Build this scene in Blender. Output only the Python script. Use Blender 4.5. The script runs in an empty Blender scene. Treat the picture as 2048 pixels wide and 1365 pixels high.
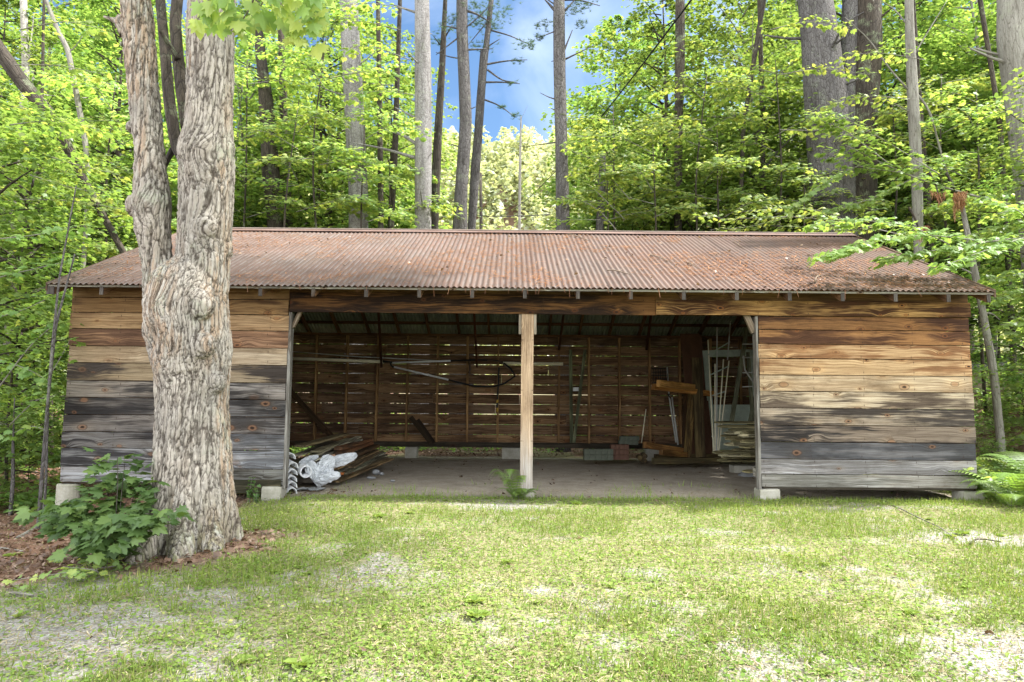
import bpy, math, random
import numpy as np
from mathutils import Matrix, Vector
rad = math.radians
rng = np.random.default_rng(7)
random.seed(7)
SC = bpy.context.scene
COL = SC.collection

# ------------------------------------------------------------------ camera
FPX = 1365.0; CAMH = 1.15
PIT = math.atan(122.5 / 1365); ROL = rad(0.5)
_F = np.array([0, math.cos(PIT), math.sin(PIT)])
_U0 = np.array([0, -math.sin(PIT), math.cos(PIT)]); _R0 = np.array([1.0, 0, 0])
_R = _R0 * math.cos(ROL) + _U0 * math.sin(ROL)
_U = -_R0 * math.sin(ROL) + _U0 * math.cos(ROL)
_C = np.array([0, 0, CAMH])
cam_d = bpy.data.cameras.new('camera'); cam = bpy.data.objects.new('camera', cam_d); COL.objects.link(cam)
cam_d.sensor_width = 36; cam_d.lens = 36 * FPX / 2048; cam_d.clip_end = 1500; cam_d.clip_start = 0.05
cam.matrix_world = Matrix([[_R[0], _U[0], -_F[0], 0], [_R[1], _U[1], -_F[1], 0], [_R[2], _U[2], -_F[2], CAMH], [0, 0, 0, 1]])
SC.camera = cam

def P(px, py, Y):
    """world point that stands Y metres out in the direction of a measured photo pixel"""
    d = _F * FPX + _R * (px - 1024) - _U * (py - 682.5)
    return _C + d * (Y / d[1])

# ------------------------------------------------------------------ light
SUN_EL, SUN_AZ = rad(58), rad(8)        # azimuth measured from +X towards +Y
sdir = Vector((math.cos(SUN_EL) * math.cos(SUN_AZ), math.cos(SUN_EL) * math.sin(SUN_AZ), math.sin(SUN_EL)))
sun_d = bpy.data.lights.new('sun', 'SUN'); sun = bpy.data.objects.new('sun', sun_d); COL.objects.link(sun)
sun_d.energy = 3.3; sun_d.angle = rad(3.0); sun_d.color = (1, 0.96, 0.90)
sun.rotation_euler = sdir.to_track_quat('Z', 'Y').to_euler()
W = bpy.data.worlds.new('World'); SC.world = W; W.use_nodes = True
wn = W.node_tree; bg = wn.nodes['Background']
sky = wn.nodes.new('ShaderNodeTexSky'); sky.sky_type = 'NISHITA'; sky.sun_disc = False
sky.sun_elevation = SUN_EL; sky.sun_rotation = rad(90) - SUN_AZ
sky.air_density = 1.0; sky.dust_density = 0.6; sky.ozone_density = 2.0
# clear deep blue sky ahead, unseen bright cloud added overhead and behind as fill
def _wn(ty, **k):
    x = wn.nodes.new('ShaderNode' + ty)
    for a_, b_ in k.items(): setattr(x, a_, b_)
    return x
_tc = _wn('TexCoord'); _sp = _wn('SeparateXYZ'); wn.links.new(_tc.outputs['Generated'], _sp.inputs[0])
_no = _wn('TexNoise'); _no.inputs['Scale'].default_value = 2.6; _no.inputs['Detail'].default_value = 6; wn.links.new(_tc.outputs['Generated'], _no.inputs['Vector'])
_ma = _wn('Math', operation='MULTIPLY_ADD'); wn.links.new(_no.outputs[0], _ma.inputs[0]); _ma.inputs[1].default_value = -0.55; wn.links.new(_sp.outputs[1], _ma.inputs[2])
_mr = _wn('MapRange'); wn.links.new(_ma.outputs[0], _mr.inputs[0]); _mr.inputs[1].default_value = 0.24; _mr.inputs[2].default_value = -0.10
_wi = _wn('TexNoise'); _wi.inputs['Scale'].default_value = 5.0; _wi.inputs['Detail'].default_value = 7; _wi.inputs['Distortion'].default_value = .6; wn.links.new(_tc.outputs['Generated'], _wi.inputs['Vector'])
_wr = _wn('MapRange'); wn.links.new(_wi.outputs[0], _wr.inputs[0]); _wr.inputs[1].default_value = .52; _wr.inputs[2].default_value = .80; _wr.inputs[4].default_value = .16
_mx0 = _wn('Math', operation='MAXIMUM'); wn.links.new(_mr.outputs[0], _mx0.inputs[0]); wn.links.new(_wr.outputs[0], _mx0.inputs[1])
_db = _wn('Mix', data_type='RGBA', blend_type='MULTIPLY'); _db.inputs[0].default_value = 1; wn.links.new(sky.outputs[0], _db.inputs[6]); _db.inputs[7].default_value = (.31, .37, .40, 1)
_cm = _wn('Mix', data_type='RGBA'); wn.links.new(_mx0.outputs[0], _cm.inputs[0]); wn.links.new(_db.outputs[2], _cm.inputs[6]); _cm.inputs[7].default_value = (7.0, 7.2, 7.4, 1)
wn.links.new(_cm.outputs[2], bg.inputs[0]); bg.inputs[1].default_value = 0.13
SC.view_settings.view_transform = 'Standard'; SC.view_settings.look = 'None'
SC.view_settings.gamma = 1.0; SC.view_settings.exposure = 2.12
SC.render.engine = 'CYCLES'
SC.cycles.max_bounces = 7; SC.cycles.diffuse_bounces = 4; SC.cycles.glossy_bounces = 2
SC.cycles.transmission_bounces = 5; SC.cycles.transparent_max_bounces = 4
SC.cycles.caustics_reflective = False; SC.cycles.caustics_refractive = False

# ------------------------------------------------------------------ noise
def _h(ix, iy, iz):
    n = (ix * 374761393 + iy * 668265263 + iz * 1274126177) & 0xFFFFFFFF
    n = ((n ^ (n >> 13)) * 1274126177) & 0xFFFFFFFF
    n = (n ^ (n >> 16)) & 0xFFFFFFFF
    return n / 4294967295.0
def noise(x, y, z=0.0):
    x, y, z = np.broadcast_arrays(np.asarray(x, float), np.asarray(y, float), np.asarray(z, float))
    xi, yi, zi = np.floor(x).astype(np.int64), np.floor(y).astype(np.int64), np.floor(z).astype(np.int64)
    fx, fy, fz = x - xi, y - yi, z - zi
    fx = fx * fx * (3 - 2 * fx); fy = fy * fy * (3 - 2 * fy); fz = fz * fz * (3 - 2 * fz)
    o = 0
    for a in (0, 1):
        for b in (0, 1):
            for c in (0, 1):
                o = o + _h(xi + a, yi + b, zi + c) * (fx if a else 1 - fx) * (fy if b else 1 - fy) * (fz if c else 1 - fz)
    return o
def fbm(x, y, z=0.0, o=4):
    s = 0; a = 0.5; t = 0
    for k in range(o):
        s = s + a * noise(np.asarray(x) * 2 ** k + 17 * k, np.asarray(y) * 2 ** k + 31 * k, np.asarray(z) * 2 ** k); t += a; a *= 0.5
    return s / t
def sstep(a, b, x):
    t = np.clip((np.asarray(x, float) - a) / (b - a), 0, 1); return t * t * (3 - 2 * t)
def gz(x, y):
    """height of the land"""
    x = np.asarray(x, float); y = np.asarray(y, float)
    z = 0.03 - 0.035 * np.clip(7.6 - y, 0, 6)
    z = z - 0.11 * np.clip(-2.2 - x, 0, 3.0) * (1 - sstep(10, 13, y) * 0.6) * (1 - 0.6 * sstep(6.5, 4, y))
    z = z + sstep(6, 11, x) * sstep(7, 19, y) * 2.3
    z = z + np.clip(y - 17, 0, 33) * 0.05 + 0.25 * (fbm(x * .25, y * .25, 3, 2) - .5) * sstep(15, 20, y)
    z = z + sstep(50, 92, y) * 31
    z = z + 0.03 * (fbm(x * .9, y * .9, 5, 3) - .5)
    inside = sstep(-5.6, -5.0, x) * sstep(5.9, 5.3, x) * sstep(7.9, 8.6, y) * sstep(14.6, 14, y)
    return z * (1 - inside) + inside * (0.0 + 0.015 * fbm(x * 3, y * 3, 0, 3) - 0.06 * sstep(-2.6, -5, x) - .05 * sstep(9, 8.0, y))

# ------------------------------------------------------------------ mesh helpers
def mesh_np(name, V, Fs, mat, attrs=None, smooth=False):
    """V (n,3); Fs a list of (k, array (m,k)); attrs {name: (kind, data)}"""
    me = bpy.data.meshes.new(name); V = np.asarray(V, np.float32)
    me.vertices.add(len(V)); me.vertices.foreach_set('co', V.ravel())
    idx = np.concatenate([np.asarray(f, np.int32).ravel() for f in Fs])
    sizes = np.concatenate([np.full(len(f), np.asarray(f).shape[1], np.int32) for f in Fs])
    me.loops.add(len(idx)); me.loops.foreach_set('vertex_index', idx)
    me.polygons.add(len(sizes)); st = np.concatenate([[0], np.cumsum(sizes)[:-1]]).astype(np.int32)
    me.polygons.foreach_set('loop_start', st)
    me.polygons.foreach_set('loop_total', sizes)
    me.polygons.foreach_set('use_smooth', np.full(len(sizes), smooth))
    me.update(calc_edges=True); me.validate()
    for k, (kind, d) in (attrs or {}).items():
        d = np.asarray(d, np.float32)
        if kind == 'F': a = me.attributes.new(k, 'FLOAT', 'POINT'); a.data.foreach_set('value', d.ravel())
        if kind == 'V': a = me.attributes.new(k, 'FLOAT_VECTOR', 'POINT'); a.data.foreach_set('vector', d.ravel())
        if kind == 'C':
            a = me.attributes.new(k, 'FLOAT_COLOR', 'POINT')
            if d.shape[1] == 3: d = np.concatenate([d, np.ones((len(d), 1), np.float32)], 1)
            a.data.foreach_set('color', d.ravel())
    if mat: me.materials.append(mat)
    return me
def link(name, me, parent=None, label=None, cat=None, group=None, kind=None):
    o = bpy.data.objects.new(name, me); COL.objects.link(o)
    if parent: o.parent = parent
    if label: o['label'] = label
    if cat: o['category'] = cat
    if group: o['group'] = group
    if kind: o['kind'] = kind
    return o
def thing(name, label, cat, group=None, loc=(0, 0, 0)):
    o = bpy.data.objects.new(name, None); o.empty_display_size = 0.1; COL.objects.link(o); o.location = loc
    o['label'] = label; o['category'] = cat
    if group: o['group'] = group
    return o
def recentre(o):
    """put a one-mesh thing's origin at its base"""
    me = o.data; n = len(me.vertices); v = np.empty(n * 3, np.float32); me.vertices.foreach_get('co', v); v = v.reshape(-1, 3)
    c = np.array([(v[:, 0].min() + v[:, 0].max()) / 2, (v[:, 1].min() + v[:, 1].max()) / 2, v[:, 2].min()], np.float32)
    me.vertices.foreach_set('co', (v - c).ravel()); o.location = c.tolist(); me.update(); return o

class MB:
    """collects shapes with per-vertex colour data into one mesh"""
    def __init__(s): s.V = []; s.Q = []; s.T = []; s.n = 0; s.gr = []; s.b = []; s.s = []; s.w = []
    def add(s, V, Q=None, T=None, gr=None, b=(.5, .5, .5), sc=(.3, .3, .3), w=(0, 0, 0)):
        V = np.asarray(V, float); m = len(V)
        if Q is not None and len(Q): s.Q.append(np.asarray(Q) + s.n)
        if T is not None and len(T): s.T.append(np.asarray(T) + s.n)
        s.V.append(V); s.gr.append(V if gr is None else np.asarray(gr, float))
        s.b.append(np.tile(b, (m, 1)) if np.ndim(b) == 1 else b); s.s.append(np.tile(sc, (m, 1)) if np.ndim(sc) == 1 else sc)
        s.w.append(np.tile(w, (m, 1)) if np.ndim(w) == 1 else w); s.n += m
    def board(s, p0, p1, wv, tv, b=(.4, .3, .2), sc=(.1, .08, .06), w=(.5, 1, 0), seg=0.35, wob=0.0, sd=None, tip=0):
        """a board from p0 to p1 (centre line), wv and tv are the full width and thickness vectors"""
        p0, p1, wv, tv = [np.asarray(a, float) for a in (p0, p1, wv, tv)]
        L = np.linalg.norm(p1 - p0); n = max(1, int(L / seg)); t = np.linspace(0, 1, n + 1)
        sd = rng.random() * 50 if sd is None else sd
        wl = np.linalg.norm(wv)
        a = -0.5 + wob / wl * (noise(t * L * 3.1 + sd, sd, 1) * 2 - 1); c = 0.5 + wob / wl * (noise(t * L * 3.1 + sd, sd, 7) * 2 - 1)
        if tip: a[-1] *= .1; c[-1] *= .1
        ctr = p0 + (p1 - p0) * t[:, None]
        A = ctr + wv * a[:, None] - tv / 2; B = ctr + wv * c[:, None] - tv / 2
        C = ctr + wv * c[:, None] + tv / 2; D = ctr + wv * a[:, None] + tv / 2
        u = t * L; tl = np.linalg.norm(tv)
        for (X, Y, v0, v1) in ((A, B, a * wl, c * wl), (B, C, c * wl, c * wl + tl), (C, D, c * wl + 1, a * wl + 1), (D, A, a * wl - tl, a * wl)):
            V = np.empty((2 * (n + 1), 3)); V[0::2] = X; V[1::2] = Y
            g = np.empty_like(V); g[0::2, 0] = u; g[1::2, 0] = u; g[0::2, 1] = v0; g[1::2, 1] = v1; g[:, 2] = sd
            i = np.arange(n) * 2; Q = np.stack([i, i + 1, i + 3, i + 2], 1)
            s.add(V, Q, gr=g, b=b, sc=sc, w=w)
        for e in (0, n):
            V = np.array([A[e], B[e], C[e], D[e]]); g = np.array([[0, .0, sd], [0.01, 0.2, sd], [.02, .2, sd], [.02, 0, sd]])
            s.add(V, [[3, 2, 1, 0]] if e == 0 else [[0, 1, 2, 3]], gr=g, b=np.array(b) * .8 + .02, sc=sc, w=w)
    def box(s, lo, hi, **k):
        lo = np.asarray(lo, float); hi = np.asarray(hi, float); m = (lo + hi) / 2; d = hi - lo; ax = int(np.argmax(d)); oth = [i for i in range(3) if i != ax]
        p0 = m.copy(); p1 = m.copy(); p0[ax] = lo[ax]; p1[ax] = hi[ax]
        wv = np.zeros(3); tv = np.zeros(3); wv[oth[0]] = d[oth[0]]; tv[oth[1]] = d[oth[1]]
        s.board(p0, p1, wv, tv, **k)
    def tube(s, pts, r, n=8, cap=True, **k):
        pts = np.asarray(pts, float); r = np.broadcast_to(np.asarray(r, float), (len(pts),)).copy()
        V, Q, T = tube_arr(pts, r, n, cap)
        L = np.concatenate([[0], np.cumsum(np.linalg.norm(np.diff(pts, axis=0), axis=1))])
        g = np.zeros((len(V), 3)); g[:len(pts) * n, 0] = np.repeat(L, n); g[:len(pts) * n, 1] = np.tile(np.arange(n) * .03, len(pts)); g[:, 2] = rng.random() * 40
        s.add(V, Q, T, gr=g, **k)
    def build(s, name, mat, parent=None, smooth=False, **k):
        Fs = []
        if s.Q: Fs.append(np.concatenate(s.Q))
        if s.T: Fs.append(np.concatenate(s.T))
        me = mesh_np(name, np.concatenate(s.V), Fs, mat, dict(gr=('V', np.concatenate(s.gr)), bcol=('C', np.concatenate(s.b)), scol=('C', np.concatenate(s.s)), wp=('V', np.concatenate(s.w))), smooth)
        return link(name, me, parent, **k)

def tube_arr(pts, r, n=8, cap=True, jit=0.0, sd=0):
    m = len(pts); tan = np.gradient(pts, axis=0); tan /= np.linalg.norm(tan, axis=1)[:, None] + 1e-9
    ref = np.array([1.0, 0, 0]) if abs(tan[0][0]) < .8 else np.array([0, 1.0, 0])
    a = np.cross(tan, ref); a /= np.linalg.norm(a, axis=1)[:, None]; b = np.cross(tan, a)
    th = np.arange(n) / n * 2 * math.pi
    rr = r[:, None] * np.ones(n)
    V = pts[:, None, :] + rr[:, :, None] * (a[:, None, :] * np.cos(th)[None, :, None] + b[:, None, :] * np.sin(th)[None, :, None])
    V = V.reshape(-1, 3); i = np.arange(m - 1)[:, None] * n; j = np.arange(n)[None, :]; jn = (j + 1) % n
    Q = np.stack([i + j, i + jn, i + n + jn, i + n + j], 2).reshape(-1, 4)
    T = np.zeros((0, 3), int)
    if cap:
        c0, c1 = len(V), len(V) + 1; V = np.concatenate([V, pts[:1], pts[-1:]]); j = np.arange(n); jn = (j + 1) % n
        T = np.concatenate([np.stack([jn, j, np.full(n, c0)], 1), np.stack([(m - 1) * n + j, (m - 1) * n + jn, np.full(n, c1)], 1)])
    return V, Q, T

def sl(*c):
    c = np.array(c, float) / 255; return tuple(np.where(c <= .04045, c / 12.92, ((c + .055) / 1.055) ** 2.4))

# ------------------------------------------------------------------ materials
class N:
    """small node-graph writer"""
    def __init__(s, name):
        s.m = bpy.data.materials.new(name); s.m.use_nodes = True; s.t = s.m.node_tree; s.t.nodes.clear()
        s.out = s.t.nodes.new('ShaderNodeOutputMaterial')
    def n(s, ty, **k):
        x = s.t.nodes.new('ShaderNode' + ty)
        for a, b in k.items(): setattr(x, a, b)
        return x
    def set(s, sock, v):
        if isinstance(v, bpy.types.NodeSocket): s.t.links.new(v, sock)
        elif v is not None:
            if hasattr(sock.default_value, '__len__') and not hasattr(v, '__len__'): v = [v] * len(sock.default_value)
            if hasattr(v, '__len__') and len(sock.default_value) == 4 and len(v) == 3: v = tuple(v) + (1,)
            sock.default_value = v
    def attr(s, name): x = s.n('Attribute'); x.attribute_name = name; return x
    def math(s, op, a, b=None, c=None, clamp=False):
        x = s.n('Math', operation=op, use_clamp=clamp)
        for i, v in enumerate((a, b, c)):
            if v is not None: s.set(x.inputs[i], v)
        return x.outputs[0]
    def vmul(s, v, k): x = s.n('VectorMath', operation='MULTIPLY'); s.set(x.inputs[0], v); s.set(x.inputs[1], k); return x.outputs[0]
    def vadd(s, v, k): x = s.n('VectorMath', operation='ADD'); s.set(x.inputs[0], v); s.set(x.inputs[1], k); return x.outputs[0]
    def sep(s, v): x = s.n('SeparateXYZ'); s.set(x.inputs[0], v); return x.outputs
    def comb(s, a, b, c=0.0):
        x = s.n('CombineXYZ')
        for i, v in enumerate((a, b, c)): s.set(x.inputs[i], v)
        return x.outputs[0]
    def noise(s, v, scale=5.0, detail=3.0, rough=.55, dist=0.0):
        x = s.n('TexNoise'); s.set(x.inputs['Vector'], v); s.set(x.inputs['Scale'], scale); s.set(x.inputs['Detail'], detail); s.set(x.inputs['Roughness'], rough); s.set(x.inputs['Distortion'], dist); return x.outputs[0]
    def vor(s, v, scale=5.0, feature='F1', dim='3D', rnd=1.0):
        x = s.n('TexVoronoi', feature=feature, voronoi_dimensions=dim); s.set(x.inputs['Vector'], v); s.set(x.inputs['Scale'], scale); s.set(x.inputs['Randomness'], rnd); return x
    def ramp(s, f, a, b, lo=0.0, hi=1.0):
        x = s.n('MapRange', clamp=True); s.set(x.inputs[0], f); s.set(x.inputs[1], a); s.set(x.inputs[2], b); s.set(x.inputs[3], lo); s.set(x.inputs[4], hi); return x.outputs[0]
    def mix(s, f, a, b, mode='MIX'):
        x = s.n('Mix', data_type='RGBA', blend_type=mode); s.set(x.inputs[0], f); s.set(x.inputs[6], a); s.set(x.inputs[7], b); return x.outputs[2]
    def princ(s, col, rough=.8, bump=None, bstr=.3, bdist=.01, spec=.3, metal=0.0):
        x = s.n('BsdfPrincipled'); s.set(x.inputs['Base Color'], col); s.set(x.inputs['Roughness'], rough); s.set(x.inputs['Metallic'], metal)
        s.set(x.inputs['Specular IOR Level'], spec)
        if bump is not None:
            b = s.n('Bump'); s.set(b.inputs['Height'], bump); s.set(b.inputs['Strength'], bstr); s.set(b.inputs['Distance'], bdist); s.t.links.new(b.outputs[0], x.inputs['Normal'])
        s.t.links.new(x.outputs[0], s.out.inputs[0]); return s.m
    def end(s, sh): s.t.links.new(sh, s.out.inputs[0]); return s.m

def wood_mat():
    g = N('weathered_board'); u, v, w = g.sep(g.attr('gr').outputs['Vector'])
    bc = g.attr('bcol').outputs['Color']; scn = g.attr('scol').outputs['Color']
    st, kn, gl = g.sep(g.attr('wp').outputs['Vector'])
    off = g.math('MULTIPLY', w, 13.7); off2 = g.math('MULTIPLY', w, 7.31)
    kv = g.comb(g.math('ADD', g.math('MULTIPLY', u, 2.1), off), g.math('ADD', g.math('MULTIPLY', v, 3.6), off2))
    vo = g.vor(kv, 1.0, dim='2D'); d = vo.outputs['Distance']; rc = g.sep(vo.outputs['Color'])[0]
    # grain lines flow round the knots
    hump = g.math('EXPONENT', g.math('MULTIPLY', g.math('MULTIPLY', d, d), -22.0))
    sgn = g.ramp(rc, 0, 1, -0.045, 0.055)
    warp = g.math('MULTIPLY', g.math('SUBTRACT', g.noise(g.comb(g.math('MULTIPLY', u, 1.3), g.math('MULTIPLY', v, 5.0), w), 1.0, 3), .5), .085)
    f = g.math('ADD', g.math('ADD', v, g.math('MULTIPLY', hump, sgn)), warp)
    fine = g.noise(g.comb(g.math('MULTIPLY', u, 2.0), g.math('MULTIPLY', f, 190.0), w), 1.0, 3, .7)
    mid = g.noise(g.comb(g.math('MULTIPLY', u, 1.1), g.math('MULTIPLY', f, 62.0), w), 1.0, 2)
    big = g.noise(g.comb(g.math('MULTIPLY', u, 1.0), g.math('MULTIPLY', f, 11.0), g.math('MULTIPLY', w, 3.1)), 1.0, 3, .6)
    blot = g.noise(g.comb(g.math('MULTIPLY', u, 2.6), g.math('MULTIPLY', v, 6.0), g.math('MULTIPLY', w, 1.7)), 1.0, 4, .6)
    lon = g.noise(g.comb(g.math('MULTIPLY', u, .8), g.math('MULTIPLY', f, 2.5), g.math('MULTIPLY', w, 5.3)), 1.0, 4, .6)
    lon2 = g.noise(g.comb(g.math('MULTIPLY', u, 1.7), g.math('MULTIPLY', f, 5.0), g.math('MULTIPLY', w, 2.3)), 1.0, 5, .65)
    c = g.mix(g.ramp(lon2, .58, .72, 0, .55), bc, g.mix(1.0, bc, (1.35, 1.3, 1.22), 'MULTIPLY'))
    fray = g.math('ADD', g.math('MULTIPLY', g.math('SUBTRACT', mid, .5), .22), g.math('MULTIPLY', g.math('SUBTRACT', fine, .5), .20))
    msk = g.math('ADD', g.math('ADD', g.math('MULTIPLY', big, .45), g.math('MULTIPLY', lon, .65)), fray)
    c = g.mix(g.math('MULTIPLY', g.ramp(msk, .50, .59), g.math('MULTIPLY', st, 1.2), clamp=True), c, scn)
    pale = g.noise(g.comb(g.math('MULTIPLY', u, .9), g.math('MULTIPLY', f, 7.0), g.math('MULTIPLY', w, 9.1)), 1.0, 5, .7)
    c = g.mix(g.ramp(g.math('ADD', pale, fray), .54, .66, 0, .75), c, g.mix(.5, c, g.mix(1.0, bc, (1.55, 1.5, 1.45), 'MULTIPLY')))
    c = g.mix(g.math('MULTIPLY', g.ramp(mid, .40, .62), .95), c, g.mix(.5, c, g.mix(1.0, c, (.42, .36, .30), 'MULTIPLY')))
    c = g.mix(g.ramp(blot, .55, .78, 0, .55), c, g.mix(1.0, c, (.45, .42, .40), 'MULTIPLY'))
    c = g.mix(g.ramp(fine, .38, .62, 0, .85), c, g.mix(1.0, c, (.45, .40, .36), 'MULTIPLY'))
    crk = g.noise(g.comb(g.math('MULTIPLY', u, 1.4), g.math('MULTIPLY', f, 85.0), g.math('MULTIPLY', w, 1.9)), 1.0, 2)
    c = g.mix(g.ramp(crk, .70, .76, 0, .85), c, (.018, .014, .011))
    grit = g.noise(g.comb(g.math('MULTIPLY', u, 60.0), g.math('MULTIPLY', v, 160.0), w), 1.0, 2); c = g.mix(g.ramp(grit, .58, .75, 0, .5), c, g.mix(1.0, c, (.5, .47, .44), 'MULTIPLY'))
    dn = g.noise(g.comb(g.math('MULTIPLY', u, 22.0), g.math('MULTIPLY', v, 30.0), w), 1.0, 3)
    d = g.math('MULTIPLY', g.math('ADD', d, g.math('MULTIPLY', g.math('SUBTRACT', dn, .5), .07)), g.ramp(g.sep(vo.outputs['Color'])[1], 0, 1, .7, 1.7))
    rust = g.mix(1.0, g.mix(gl, bc, (.40, .33, .26)), (.50, .30, .19), 'MULTIPLY')
    kk = g.math('MULTIPLY', g.ramp(rc, .22, .30), kn)
    c = g.mix(g.math('MULTIPLY', g.ramp(d, .30, .12), g.math('MULTIPLY', kk, .5)), c, g.mix(1.0, c, (1.25, 1.15, 1.0), 'MULTIPLY'))
    c = g.mix(g.math('MULTIPLY', g.ramp(d, .100, .065), g.math('MULTIPLY', kk, .65)), c, rust)
    c = g.mix(g.math('MULTIPLY', g.math('MULTIPLY', g.ramp(d, .075, .09), g.ramp(d, .115, .10)), g.math('MULTIPLY', kk, .6)), c, (.05, .03, .02))
    c = g.mix(g.math('MULTIPLY', g.ramp(d, .050, .03), g.math('MULTIPLY', kk, g.ramp(g.sep(vo.outputs['Color'])[2], .1, .3))), c, (.022, .012, .008))
    stain = g.noise(g.comb(g.math('MULTIPLY', u, 1.2), g.math('MULTIPLY', v, 3.0), g.math('MULTIPLY', w, 4.7)), 1.0, 6, .72); c = g.mix(g.ramp(stain, .52, .66, 0, .65), c, g.mix(1.0, c, (.42, .38, .35), 'MULTIPLY'))
    du = g.math('MULTIPLY', g.math('SUBTRACT', g.math('FRACT', g.math('ADD', g.math('MULTIPLY', u, 1 / .61), g.math('ADD', .42, g.math('MULTIPLY', g.math('FRACT', g.math('MULTIPLY', w, 3.7)), .08)))), .5), .61); dv = g.math('SUBTRACT', g.math('ABSOLUTE', v), .062)
    rn = g.math('SQRT', g.math('ADD', g.math('MULTIPLY', du, du), g.math('MULTIPLY', dv, dv))); rs_ = g.math('SQRT', g.math('ADD', g.math('MULTIPLY', g.math('MULTIPLY', du, du), 2.5), g.math('MULTIPLY', g.math('MULTIPLY', dv, dv), .12)))
    c = g.mix(g.ramp(rs_, .012, .004, 0, .35), c, (.05, .03, .02)); c = g.mix(g.math('LESS_THAN', rn, .0045), c, (.02, .012, .009))
    h = g.math('ADD', g.math('MULTIPLY', fine, .6), g.math('MULTIPLY', g.ramp(d, .03, .09), .5))
    return g.princ(c, .82, h, .55, .004, .2)
M_WOOD = wood_mat()

def simple(name, col, rough=.7, var=.25, scale=8, bump=.2, bdist=.004, metal=0.0, spec=.3, col2=None, stretch=(1, 1, 1)):
    g = N(name); tc = g.n('TexCoord').outputs['Object']; v = g.vmul(tc, stretch)
    a = g.noise(v, scale, 5, .65); b = g.noise(v, scale * 7, 3, .6)
    c = g.mix(g.ramp(a, .35, .65), col, col2 if col2 else tuple(x * (1 - var) for x in col))
    c = g.mix(g.ramp(b, .3, .7, 0, .4), c, g.mix(1.0, c, (.6, .6, .6), 'MULTIPLY'))
    return g.princ(c, rough, b, bump, bdist, spec, metal)

def roof_mat():
    g = N('rusty_corrugated_steel'); tc = g.n('TexCoord').outputs['Object']; x, y, z = g.sep(tc)
    wv = g.attr('wp').outputs['Vector']; ph = g.sep(wv)[0]      # 0 valley .. 1 crest
    n1 = g.noise(g.comb(g.math('MULTIPLY', x, 5.0), g.math('MULTIPLY', y, .7)), 1.0, 4, .65)
    n2 = g.noise(g.comb(g.math('MULTIPLY', x, 30.0), g.math('MULTIPLY', y, 5.0)), 1.0, 3, .6)
    n3 = g.noise(g.vmul(tc, (1.0, 1.2, 1)), .9, 4, .6); n4 = g.noise(tc, 60, 3, .7)
    c = g.mix(g.ramp(n1, .3, .7), (.060, .035, .026), (.100, .066, .049))
    c = g.mix(g.ramp(n3, .38, .62, 0, .7), c, (.105, .054, .036))
    grey = g.math('MULTIPLY', g.math('MULTIPLY', g.ramp(ph, .75, .15), g.ramp(n2, .35, .6)), g.ramp(x, 3.0, -2.0, .2, .6))
    c = g.mix(grey, c, (.150, .140, .136))
    c = g.mix(g.ramp(n4, .5, .75, 0, .7), c, (.06, .032, .022))
    ln = g.math('FRACT', g.math('MULTIPLY', g.math('ADD', x, 20.0), 1 / .66))   # side laps of the sheets
    c = g.mix(g.math('MULTIPLY', g.ramp(ln, .03, .0), .6), c, (.05, .032, .025))
    dx_ = g.math('ABSOLUTE', g.math('SUBTRACT', g.math('FRACT', g.math('MULTIPLY', g.math('ADD', x, 20.31), 1 / .2031)), .5)); dy_ = g.math('ABSOLUTE', g.math('SUBTRACT', g.math('FRACT', g.math('MULTIPLY', g.math('ADD', y, .25), 1 / .53)), .5))
    nail = g.math('MULTIPLY', g.math('LESS_THAN', dx_, .045), g.math('LESS_THAN', dy_, .022)); c = g.mix(g.math('MULTIPLY', nail, .8), c, (.03, .02, .016))
    under = g.n('NewGeometry').outputs['Backfacing']
    cu = g.mix(g.ramp(n2, .35, .65), (.24, .27, .23), (.15, .17, .14))
    return g.princ(g.mix(under, c, cu), .65, n4, .3, .003, .3)
M_ROOF = roof_mat()

def leaf_mat(name, dark, light, yel, trans=.5, sheen=.06):
    g = N(name); a = g.attr('lc').outputs['Fac']; oi = g.n('ObjectInfo').outputs['Random']
    c = g.mix(a, dark, light); c = g.mix(g.ramp(a, .72, 1.0, 0, .85), c, yel)
    k = g.n('HueSaturation'); g.set(k.inputs['Color'], c); g.set(k.inputs['Value'], g.ramp(oi, 0, 1, .78, 1.22)); g.set(k.inputs['Hue'], g.ramp(oi, 0, 1, .487, .510))
    c = k.outputs[0]
    d = g.n('BsdfDiffuse'); g.set(d.inputs[0], c); t = g.n('BsdfTranslucent'); g.set(t.inputs[0], g.mix(1.0, c, (1.35, 1.3, .70), 'MULTIPLY'))
    m = g.n('MixShader'); g.set(m.inputs[0], trans); g.t.links.new(d.outputs[0], m.inputs[1]); g.t.links.new(t.outputs[0], m.inputs[2])
    gl = g.n('BsdfGlossy'); g.set(gl.inputs[1], .45); g.set(gl.inputs[0], (.9, .95, 1, 1)); m2 = g.n('MixShader'); g.set(m2.inputs[0], sheen)
    g.t.links.new(m.outputs[0], m2.inputs[1]); g.t.links.new(gl.outputs[0], m2.inputs[2])
    return g.end(m2.outputs[0])
M_LEAF = leaf_mat('maple_leaf', (.105, .195, .052), (.255, .355, .110), (.44, .48, .14), .56, .02)
M_BUSH = leaf_mat('dark_sprout_leaf', (.060, .125, .035), (.115, .205, .055), (.17, .27, .07), .4, .02)
M_FERN = leaf_mat('fern_green', (.10, .18, .04), (.18, .28, .06), (.25, .34, .09), .45, .03)
M_COVER = leaf_mat('clover_and_grass', (.115, .190, .045), (.225, .300, .072), (.38, .38, .15), .35, .0)
M_PINE = leaf_mat('pine_needle_green', (.055, .10, .045), (.09, .15, .06), (.12, .18, .07), .2, .03)
M_FAR = leaf_mat('hillside_leaf_painted_haze', (.30, .34, .22), (.50, .53, .38), (.62, .63, .46), .45, .03)  # leaf green paled so that sun glare and haze sit in the colour
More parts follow.
